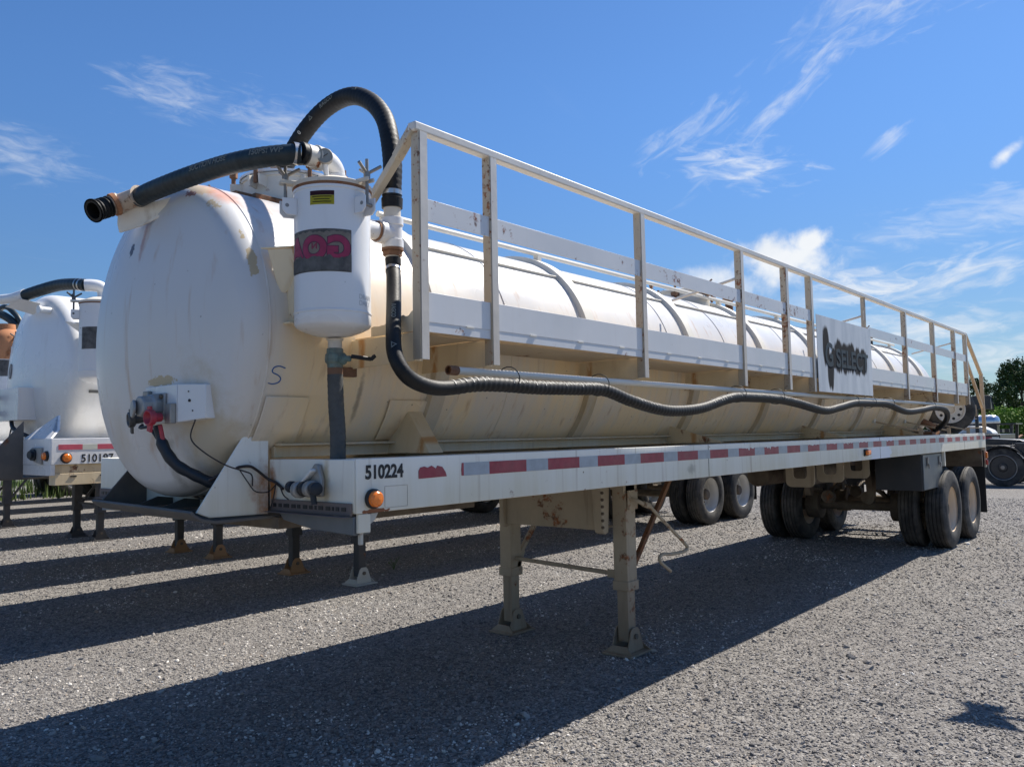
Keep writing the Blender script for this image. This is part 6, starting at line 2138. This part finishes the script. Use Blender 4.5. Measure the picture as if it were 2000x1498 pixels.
def yard_trailer():
    T = thing('tank_truck_body', 'small bright aluminium tank on a black trailer near the bushes', 'trailer', (47.0, 4.6, 0), 0)
    b = nb()
    prof = [(-0.25, 0.0), (-0.22, 0.2), (-0.14, 0.32), (0, 0.37), (3.6, 0.37), (3.75, 0.3), (3.85, 0)]
    lathe(b, (0, 1.15, 1.92), (0.35, 0.94, 0), prof, 32, caps=False)
    tk = obj('tank', b, 'alu', T, ang=45)
    b = nb()
    for k in range(6):
        lathe(b, (0, 1.15, 1.92), (0.35, 0.94, 0), [(0.2 + k * 0.5, 0.372), (0.22 + k * 0.5, 0.385), (0.24 + k * 0.5, 0.372)], 32, caps=False)
    pieces('hoop', b, 'steel_dull', tk)
    b = nb()
    bx(b, (-0.6, 0.7, 1.35), (0.0, 5.5, 1.53)); bx(b, (1.4, 0.7, 1.35), (2.0, 5.5, 1.53))
    obj('frame', b, 'black_paint', T)
    b = nb()
    for y in (1.6, 2.9):
        lathe(b, (-0.5, y, 0.52), (-1, 0, 0), [(-0.2, 0.3), (-0.2, 0.5), (0.0, 0.52), (0.05, 0.5), (0.06, 0.2), (0.02, 0.0)], 24, caps=False)
    obj('wheel', b, 'tyre', T)

    F = thing('flat_rack', 'black steel platform frame standing beyond the semi tractor', 'rack', (41.0, 1.9, 0), 0)
    b = nb(); bx(b, (-0.4, 1.9, 1.745), (1.4, 3.6, 1.81))
    obj('platform', b, 'black_paint', F)
    for (x, y) in ((-0.2, 2.1), (-0.2, 3.0), (1.2, 2.1), (1.2, 3.0)):
        b = nb(); bar(b, (x, y, 1.745), (x, y * 1.04, 0.0), 0.12, 0.16, up=(1, 0, 0))
        obj('leg', b, 'black_paint', F)
    b = nb(); bx(b, (-0.4, 2.65, 1.2), (0.2, 3.1, 1.74))
    obj('gear_box', b, 'black_paint', F)

    D = thing('parked_trailer', 'black trailer tail with red and white tape and hanging mud flap behind the semi tractor', 'trailer', (30.5, 2.3, 0), 0)
    b = nb(); bx(b, (0, 0.47, 1.20), (3.0, 3.4, 1.37))
    dk = obj('deck', b, 'black_paint', D, 0.01)
    for k in range(5):
        b = nb(); bx(b, (-0.004, 0.50 + k * 0.22, 1.205), (-0.001, 0.50 + k * 0.22 + 0.22, 1.29))
        obj('reflective_tape', b, 'tape_red' if k % 2 else 'tape_white', dk)
    b = nb(); bx(b, (-0.02, 0.49, 0.94), (0.0, 1.1, 1.199))
    obj('mud_flap', b, 'black_plastic', D)
    for y in (1.1, 2.4):
        b = nb(); lathe(b, (1.2, y, 0.52), (-1, 0, 0), [(-0.3, 0.28), (-0.3, 0.5), (0.0, 0.52), (0.12, 0.5), (0.12, 0.28), (0.05, 0.25), (0.0, 0.0)], 24, caps=False)
        obj('wheel', b, 'tyre', D)
    b = nb()
    prism(b, [(0.3, 0.72, 1.38), (0.3, 0.82, 1.52), (0.3, 1.1, 1.66), (0.3, 1.5, 1.68), (0.3, 1.9, 1.38)], (1.0, 0, 0))
    obj('cover_hood', b, 'rim_white', D, 0.05)
    b = nb()
    cyl(b, (0.2, 1.2, 1.38), (0.2, 1.2, 2.3), 0.06, 10)
    obj('exhaust_stack', b, 'black_paint', D)
    b = nb(); bx(b, (0.1, 0.72, 2.27), (0.35, 1.3, 2.76))
    bar(b, (0.1, 0.70, 2.70), (0.1, 0.64, 2.22), 0.03, 0.04)
    obj('mirror_box', b, 'black_paint', D, 0.03)

    J = thing('scrap_pile', 'low heap of rusty red and brown scrap steel on the grass edge', 'scrap', (80.0, 9.8, 0), 0)
    rr = random.Random(9)
    for k in range(16):
        b = nb()
        a = V((rr.uniform(-1.5, 1.5), rr.uniform(-3.0, 2.5), rr.uniform(0.3, 1.0)))
        d = V((rr.uniform(-1, 1), rr.uniform(-1, 1), rr.uniform(-0.3, 0.3))).normalized()
        bar(b, a, a + d * rr.uniform(0.8, 2.0), rr.uniform(0.08, 0.25), rr.uniform(0.08, 0.3))
        obj('beam', b, rr.choice(['rusty', 'rusty', 'rusty_orange', 'under_brown']), J)
    b = nb(); bx(b, (-1.5, -2.6, 0), (1.5, 1.6, 0.35))
    obj('base_sleeper', b, 'under_brown', J, 0.05)


yard_trailer()


# ================================================================== VEGETATION
def foliage(name, blobs, n, leaf, mat, parent, seed, flat=1.0):
    """many leaf-sized quads gathered in clumps spread over the crown volume"""
    r = np.random.default_rng(seed)
    V_, F_ = [], []
    tot = sum(b[3] ** 2 for b in blobs)
    pts = []
    for (x, y, z, rad) in blobs:
        k = int(n * rad ** 2 / tot)
        d = r.normal(size=(k, 3)); d /= np.linalg.norm(d, axis=1)[:, None]
        rr_ = rad * (0.55 + 0.5 * r.random(k)) * (0.85 + 0.25 * np.sin(d[:, 0] * 5 + x) * np.cos(d[:, 1] * 4 + y))
        p = d * rr_[:, None]; p[:, 2] *= flat
        pts.append(p + np.array([x, y, z]))
    P = np.concatenate(pts)
    k = len(P)
    a = r.normal(size=(k, 3)); a /= np.linalg.norm(a, axis=1)[:, None]
    c = np.cross(a, r.normal(size=(k, 3))); c /= np.linalg.norm(c, axis=1)[:, None]
    s = leaf * (0.6 + 0.8 * r.random(k))[:, None]
    q = np.stack([P - a * s, P + c * s * 0.6, P + a * s, P - c * s * 0.6], 1).reshape(-1, 3)
    me = bpy.data.meshes.new(name)
    faces = np.arange(4 * k).reshape(-1, 4)
    me.from_pydata(q.tolist(), [], faces.tolist())
    me.materials.append(MATS[mat])
    o = bpy.data.objects.new(name, me)
    C.objects.link(o)
    o.parent = parent
    return o


def tree(loc, h, spread, label, seed, leafm='leaf_dark', n=9000, name='broadleaf_tree', base=0.06, leaf=0.17):
    T = thing(name, label, 'tree', loc, 0, 'trees beyond the yard')
    h *= 1.06; spread *= 1.3; leaf *= 1.1
    rr = random.Random(seed)
    b = nb()
    sweep(b, spline([(0, 0, -0.1), (rr.uniform(-.2, .2), rr.uniform(-.2, .2), h * 0.3), (rr.uniform(-.5, .5), rr.uniform(-.5, .5), h * 0.75)], 0.5), lambda s: 0.30 * h / 11 * max(0.25, 1 - s / h), 10)
    blobs = []
    for k in range(26):
        t = base + (1 - base) * (k + 0.5) / 26
        w = spread * math.sin(math.pi * min(0.95, max(0.12, (t - base * 0.6)))) ** 0.7
        a = rr.uniform(0, 6.283)
        d = rr.uniform(0.2, 0.85) * w
        rad = rr.uniform(0.16, 0.30) * spread
        p = (d * math.cos(a), d * math.sin(a), h * t - rad * 0.3)
        blobs.append((p[0], p[1], p[2], rad))
        if k % 2 == 0:
            cyl(b, (0, 0, h * t * 0.6), (p[0] * 0.9, p[1] * 0.9, p[2]), 0.09 * h / 11, 6, 0.02)
    obj('trunk', b, 'bark', T)
    foliage('crown', blobs, n, leaf, leafm, T, seed)
    return T


def bush(loc, w, h, label, seed, leafm='leaf_bright', n=3500):
    T = thing('bush', label, 'bush', loc, 0, 'bushes at the edge of the yard')
    w *= 1.5; h *= 1.0
    rr = random.Random(seed)
    b = nb()
    blobs = []
    for k in range(14):
        a = rr.uniform(0, 6.283); d = rr.uniform(0, 0.8) * w
        rad = rr.uniform(0.28, 0.45) * h
        z = rr.uniform(0.25, 0.75) * h
        blobs.append((d * math.cos(a), d * math.sin(a), z, rad))
        cyl(b, (0, 0, 0), (d * 0.8 * math.cos(a), d * 0.8 * math.sin(a), z), 0.04, 5, 0.01)
    obj('stem', b, 'bark', T)
    foliage('leaves', blobs, n, 0.16, leafm, T, seed)


def polar(az, d):
    d *= 1.5
    return (CAM.x + d * math.cos(R(az)), CAM.y + d * math.sin(R(az)), 0)


tree(polar(8.2, 96), 10.6, 5.6, 'tallest dark green tree at the right edge of the photo', 21, n=17000)
tree(polar(4.6, 98), 10.0, 5.0, 'dark tree just outside the right edge of the photo', 22)
tree(polar(10.7, 104), 9.4, 3.4, 'smaller open dark tree seen beside the stair rail', 23, n=5000)
tree(polar(12.9, 112), 7.6, 4.2, 'dark tree behind the rear end of the near trailer', 24, n=6000)
tree(polar(9.4, 116), 7.2, 4.5, 'low dark tree filling the gap between two taller ones', 29, n=9000)
tree(polar(16.0, 110), 6.6, 4.2, 'dark tree hidden behind the middle of the tanks', 25, n=5000)
tree(polar(1.0, 92), 9.0, 5.0, 'broad dark tree far to the right of the yard', 26, n=7000)
for i, (az, d, w, h, m, lab) in enumerate([
        (7.3, 78, 3.4, 4.9, 'leaf_mid', 'larger mid green bush at the right edge below the tall tree'),
        (8.7, 80, 2.8, 4.3, 'leaf_bright', 'bright lime green bush above the black platform'),
        (9.6, 82, 2.6, 4.0, 'leaf_bright', 'bright green bush above the aluminium tank'),
        (10.6, 84, 2.6, 3.8, 'leaf_bright', 'low bright green bush beside the stair rail'),
        (11.7, 84, 2.4, 3.2, 'leaf_mid', 'green bush behind the near trailer tail'),
        (5.4, 76, 3.0, 4.2, 'leaf_mid', 'green bush just past the right edge'),
        (3.5, 78, 3.0, 3.6, 'leaf_bright', 'bright bush farther right of the yard')]):
    bush(polar(az, d), w, h, lab, 40 + i, m, 4500)


def grass_patch():
    """tall weeds between the far trailers, seen under the tanks, and along the grass edge"""
    r = np.random.default_rng(5)
    Vt, Ft = [], []
    def blades(cx, cy, rad, n, h):
        for _ in range(n):
            a = r.random() * 6.283; d = rad * math.sqrt(r.random())
            x, y = cx + d * math.cos(a), cy + d * math.sin(a)
            hh = h * (0.5 + 0.8 * r.random()); w = 0.02 + 0.02 * r.random()
            dx, dy = r.normal(0, 0.12) * hh, r.normal(0, 0.12) * hh
            an = r.random() * 3.14
            i = len(Vt)
            Vt.extend([(x - w * math.cos(an), y - w * math.sin(an), 0), (x + w * math.cos(an), y + w * math.sin(an), 0), (x + dx, y + dy, hh)])
            Ft.append((i, i + 1, i + 2))
    for k in range(110):
        blades(5.5 + r.random() * 9, 23.8 + r.random() * 15, 0.5, 22, 0.38)
    for k in range(110):
        blades(90 + r.random() * 22, -6 + r.random() * 36, 1.4, 40, 0.6)
    me = bpy.data.meshes.new('weeds')
    me.from_pydata(Vt, [], Ft)
    me.materials.append(MATS['grass_blade'])
    o = bpy.data.objects.new('weeds', me)
    C.objects.link(o)
    tag(o, 'yellow green weeds growing between the far trailers and at the yard edge', 'weeds', kind='stuff')


grass_patch()


def shadow_post():  # added out of view: pole and plates shaped only to cast a ground shadow
    T = thing('shadow_post', 'added grey pole with two plates, unseen past the right edge, shaped to cast a shadow on gravel', 'shadow_caster', (5.38, -2.68, 0))
    b = nb(); cyl(b, (0, 0, 0), (0, 0, 3.1), 0.03, 12); bx(b, (-0.15, -0.15, 0), (0.15, 0.15, 0.02))
    obj('pole', b, 'gear_tan', T)
    b = nb(); bar(b, (0, 0, 2.95), (-0.05, 0.62, 2.95), 0.03, 0.03); bar(b, (0, 0, 2.7), (-0.2, 0.60, 2.75), 0.03, 0.03)
    obj('arm', b, 'gear_tan', T)
    b = nb(); prism(b, [(-0.38, 0.50, 2.77), (-0.08, 0.64, 2.87), (0.0, 0.84, 2.80), (-0.28, 0.82, 2.66), (-0.55, 0.90, 2.62)], (0.01, 0, 0.02))
    obj('shadow_caster', b, 'steel_dull', T)
    b = nb(); prism(b, [(0.05, 0.60, 2.99), (0.20, 0.62, 3.02), (0.12, 0.86, 2.97), (-0.04, 0.78, 2.94)], (0.01, 0, 0.02))
    obj('shadow_caster', b, 'steel_dull', T)


shadow_post()


def weed(loc, seed, label):
    T = thing('small_weed', label, 'weed', loc)
    rr = random.Random(seed)
    for k in range(7):
        b = nb()
        a = rr.uniform(0, 6.28); d = V((math.cos(a), math.sin(a), 0))
        h = rr.uniform(0.08, 0.16)
        p = [V((0, 0, 0)), V(d * 0.03) + V((0, 0, h * 0.6)), V(d * 0.07) + V((0, 0, h))]
        sweep(b, p, 0.003, 5)
        for q in range(4):
            c = p[1].lerp(p[2], q / 3)
            s = V((rr.uniform(-1, 1), rr.uniform(-1, 1), rr.uniform(-.2, .6))).normalized() * 0.025
            t = s.cross(V((0, 0, 1))).normalized() * 0.008
            b.faces.new([b.verts.new(c), b.verts.new(c + s * 0.5 + t), b.verts.new(c + s), b.verts.new(c + s * 0.5 - t)])
        obj('leaf_stem', b, 'grass_blade', T)


weed((4.55, 5.0, 0), 3, 'small pale weed growing in the gravel under the second trailer')
print('built', len(bpy.data.objects))
